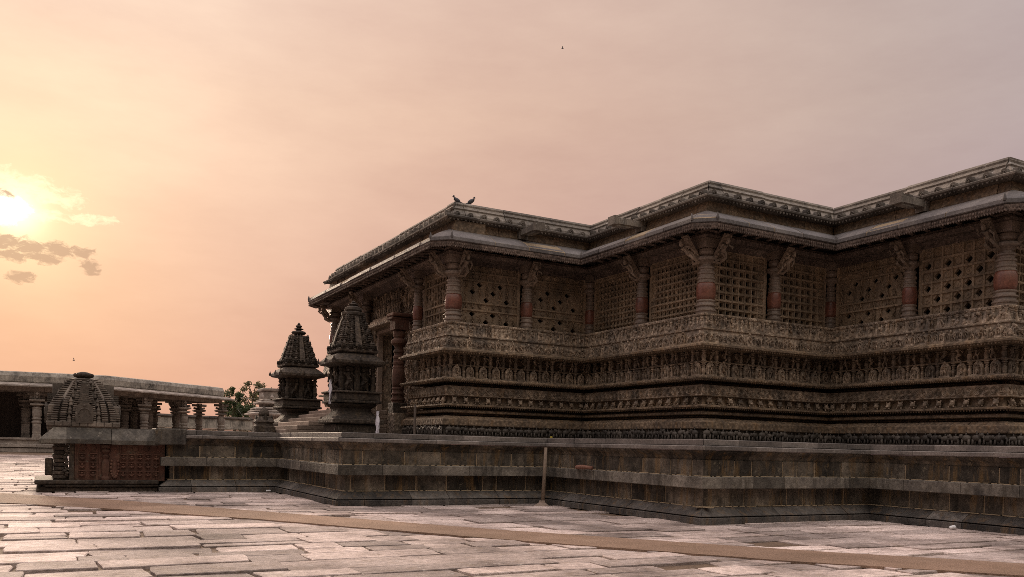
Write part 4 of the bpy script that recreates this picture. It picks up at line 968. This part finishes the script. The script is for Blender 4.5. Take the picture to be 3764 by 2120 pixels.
pigeon('upright pigeon, the left one of two on the roof parapet corner',(v0+.98)*TS,(u1+1.1)*TS,pz,2.6)
pigeon('pigeon leaning forward to the right, the right one of two on the roof parapet',(v0+1.38)*TS,(u1+1.0)*TS,pz,-.3)
def flybird(label,X,Y,Z):
    g=MB(); g.add(join(ell(0,0,0,.22,.07,.07,8,6),prism([(-.02,.0),(.12,.02),(.05,.35),(-.05,.5)],-.02,.02),prism([(-.02,.0),(.12,.02),(.0,.3),(-.12,.45)],.02,.06)),None,(X,Y,Z)); o=g.build('flying_bird',M_bird,base=(X,Y,Z),rot=False); o.scale=(.38,.38,.38); tag(o,label,'bird','birds in flight')
Yb=60
flybird('tiny dark bird flying high in the middle of the sky',(1996-1882+35)/3180*Yb,Yb,(1642-182)/3180*Yb+.0)
flybird('tiny dark bird flying low above the pillared hall',(260-1882+5)/3180*Yb,Yb,(1604-1325)/3180*Yb)
def wire(label,p,q,sag):
    pts=[(p[0]+(q[0]-p[0])*t,p[1]+(q[1]-p[1])*t,p[2]+(q[2]-p[2])*t-sag*4*t*(1-t)) for t in np.linspace(0,1,14)]
    o=MB().add(tube(pts,.022,4),var=.5).build('overhead_wire',M_wire,rot=False); tag(o,label,'wire','wires past the hall')
wire('higher thin wire running from the hall eave towards the trees',(-31.0,98,4.9),(-16.6,62,3.2),.2)
wire('lower sagging wire between the hall and the small pavilion',(-31.5,99,3.6),(-16.9,60.5,2.0),.9)

# ------------------------------------------------------------------ camera
cam=bpy.data.cameras.new('camera'); co=bpy.data.objects.new('camera',cam); C.objects.link(co)
f=3180.31; cam.sensor_width=36; cam.sensor_fit='HORIZONTAL'; cam.lens=36*f/3764; cam.shift_y=619.0/3764; cam.clip_end=2000; cam.clip_start=.1
pit,rol=-.0116,.0239
from mathutils import Matrix, Vector
fw=Vector((0,math.cos(pit),math.sin(pit))); up0=Vector((0,-math.sin(pit),math.cos(pit))); rt0=Vector((1,0,0))
rt=rt0*math.cos(rol)+up0*math.sin(rol); upv=up0*math.cos(rol)-rt0*math.sin(rol)
co.matrix_world=Matrix(((rt.x,upv.x,-fw.x,0),(rt.y,upv.y,-fw.y,0),(rt.z,upv.z,-fw.z,0),(0,0,0,1)))
bpy.context.scene.camera=co

# ------------------------------------------------------------------ sun and sky
SAZ,SEL=math.radians(-30.0),math.radians(12.6)     # azimuth from +Y towards +X
sd=Vector((math.sin(SAZ)*math.cos(SEL),math.cos(SAZ)*math.cos(SEL),math.sin(SEL)))
L=bpy.data.lights.new('sun','SUN'); L.energy=3.2; L.angle=math.radians(12); L.color=(1,.78,.58)
lo_=bpy.data.objects.new('sun',L); C.objects.link(lo_); lo_.rotation_euler=(-sd).to_track_quat('-Z','Y').to_euler()
w=bpy.data.worlds.new('World'); bpy.context.scene.world=w; w.use_nodes=True; nt=w.node_tree; nt.nodes.clear(); lk=nt.links.new
tc=N(nt,'ShaderNodeTexCoord'); D=tc.outputs['Generated']
sky=N(nt,'ShaderNodeTexSky'); sky.sky_type='NISHITA'; sky.sun_disc=False; sky.sun_elevation=SEL; sky.sun_rotation=SAZ; sky.dust_density=4; sky.air_density=1.5
def M2(op,a,b=None,c=None):
    n=N(nt,'ShaderNodeMath',operation=op)
    for i,v in enumerate((a,b,c)):
        if v is None: continue
        if isinstance(v,(int,float)): n.inputs[i].default_value=v
        else: lk(v,n.inputs[i])
    return n.outputs[0]
def dot(v):
    n=N(nt,'ShaderNodeVectorMath',operation='DOT_PRODUCT'); lk(D,n.inputs[0]); n.inputs[1].default_value=v; return n.outputs['Value']
cs=dot(sd); ang=M2('ARCCOSINE',M2('MINIMUM',M2('MAXIMUM',cs,-1),1))    # angle from the sun
el=M2('ARCSINE',dot((0,0,1)))
# broad colour by angle from the sun (radians / 2)
base=ramp(nt,M2('DIVIDE',ang,2.0),[(0,(.98,.67,.38)),(.1,(.9,.61,.39)),(.2,(.82,.555,.385)),(.31,(.72,.51,.395)),(.44,(.58,.455,.395)),(.58,(.455,.395,.41)),(.68,(.52,.45,.42)),(1,(.64,.55,.47))])
lowm=ramp(nt,M2('DIVIDE',el,.6),[(0,(.7,.54,.6)),(.15,(.73,.59,.67)),(.35,(.83,.74,.8)),(.6,(.97,.94,.94)),(1,(1.02,1.06,1.1))])
colr=mixc(nt,1.0,base,lowm,'MULTIPLY')
v2_=dot(Vector((math.sin(math.radians(-29))*math.cos(math.radians(27)),math.cos(math.radians(-29))*math.cos(math.radians(27)),math.sin(math.radians(27)))))
hg=M2('POWER',M2('MAXIMUM',v2_,0),14)
colr=mixc(nt,hg,colr,mixc(nt,1.0,colr,(1.14,1.27,1.5),'MULTIPLY'))
# brighter overhead than low down behind the viewer, where halls and trees stand
zen=ramp(nt,M2('DIVIDE',el,1.5708),[(.34,1.0),(.62,3.0)]); colr=mixc(nt,1.0,colr,zen,'MULTIPLY')
bk=ramp(nt,M2('DIVIDE',ang,PI),[(.38,0.0),(.5,1.0)]); lw=ramp(nt,M2('DIVIDE',el,.5),[(.5,1.0),(1.0,0.0)])
colr=mixc(nt,M2('MULTIPLY',bk,lw),colr,(.09,.075,.065))
vn=noise(nt,D,2.6,7,.62,(1,1,3.4)); veil=ramp(nt,vn,[(.3,(.9,.86,.88)),(.7,(1.09,1.1,1.1))]); colr=mixc(nt,1.0,colr,veil,'MULTIPLY')
# local coordinates around the sun, in degrees
right=Vector((math.cos(SAZ),-math.sin(SAZ),0)); upz=right.cross(sd)
lx=M2('MULTIPLY',dot(right),57.3); ly=M2('MULTIPLY',dot(upz),57.3); front=M2('GREATER_THAN',cs,0)
cv=N(nt,'ShaderNodeCombineXYZ'); lk(lx,cv.inputs[0]); lk(ly,cv.inputs[1])
gl=M2('POWER',M2('MAXIMUM',cs,0),600); colr=mixc(nt,gl,colr,(.97,.73,.45))
def blobs(lst):            # soft union of ellipses (x, y, rx, ry)
    out=None
    for (a,b_,rx,ry) in lst:
        dx_=M2('DIVIDE',M2('SUBTRACT',lx,a),rx); dy_=M2('DIVIDE',M2('SUBTRACT',ly,b_),ry)
        d2=M2('ADD',M2('MULTIPLY',dx_,dx_),M2('MULTIPLY',dy_,dy_)); v=M2('SUBTRACT',1,d2); out=v if out is None else M2('MAXIMUM',out,v)
    return out
wp=N(nt,'ShaderNodeTexNoise'); wp.inputs['Scale'].default_value=.9; wp.inputs['Detail'].default_value=5; lk(cv.outputs[0],wp.inputs['Vector'])
wv=N(nt,'ShaderNodeVectorMath',operation='MULTIPLY_ADD'); lk(wp.outputs[1],wv.inputs[0]); wv.inputs[1].default_value=(1.6,.9,0); lk(cv.outputs[0],wv.inputs[2])
sp2=N(nt,'ShaderNodeSeparateXYZ'); lk(wv.outputs[0],sp2.inputs[0]); lx=M2('SUBTRACT',sp2.outputs[0],.8); ly=M2('SUBTRACT',sp2.outputs[1],.45)
nA=noise(nt,wv.outputs[0],1.5,8,.68,(1,1.9,1)); nB=noise(nt,wv.outputs[0],2.0,8,.68,(1,2.2,1.3))
def cloudmask(lst,nz,lo_,hi_,amp=2.2):
    v=M2('ADD',blobs(lst),M2('MULTIPLY',M2('SUBTRACT',nz,.5),amp)); return M2('MULTIPLY',ramp(nt,M2('MULTIPLY_ADD',v,.25,.5),[(lo_,0.0),(hi_,1.0)]),front)
brt=cloudmask([(-.6,1.5,3.2,.8),(1.9,.95,1.9,.45),(3.7,.1,1.5,.4),(1.4,-.05,1.4,.45)],nA,.52,.75,4.2)
colr=mixc(nt,M2('MULTIPLY',brt,.7),colr,(1.2,1.0,.66))
gz=M2('POWER',M2('MAXIMUM',cs,0),4500); colr=mixc(nt,M2('MINIMUM',gz,1),colr,(1.6,1.4,.95))
core=cloudmask([(-1.1,.05,1.9,1.0)],nA,.5,.85,1.8); colr=mixc(nt,core,colr,(3.0,2.8,2.2))
drk=cloudmask([(-1.4,-1.7,2.5,.5),(.7,-1.95,.9,.45),(2.1,-1.8,1.2,.38),(3.4,-1.7,.8,.3),(1.4,-2.4,1.1,.35),(3.7,-2.5,.5,.55),(-.3,-2.4,1.2,.4),(.2,-3.6,.7,.4),(-1.2,.8,1.0,.22)],nB,.46,.66,4.0)
colr=mixc(nt,M2('MULTIPLY',drk,.85),colr,(.36,.225,.19))
nis=N(nt,'ShaderNodeBackground'); lk(sky.outputs[0],nis.inputs[0]); nis.inputs[1].default_value=.004
bg=N(nt,'ShaderNodeBackground'); lk(colr,bg.inputs[0]); bg.inputs[1].default_value=.95
ad=N(nt,'ShaderNodeAddShader'); lk(bg.outputs[0],ad.inputs[0]); lk(nis.outputs[0],ad.inputs[1])
ow=N(nt,'ShaderNodeOutputWorld'); lk(ad.outputs[0],ow.inputs[0])
sc=bpy.context.scene
sc.view_settings.view_transform='Standard'; sc.view_settings.look='None'; sc.view_settings.exposure=0; sc.view_settings.gamma=1
sc.cycles.use_denoising=False; sc.cycles.filter_width=.85; sc.cycles.max_bounces=6
for o in bpy.data.objects:
    for k in ('_base','_pb'):
        if k in o.keys(): del o[k]
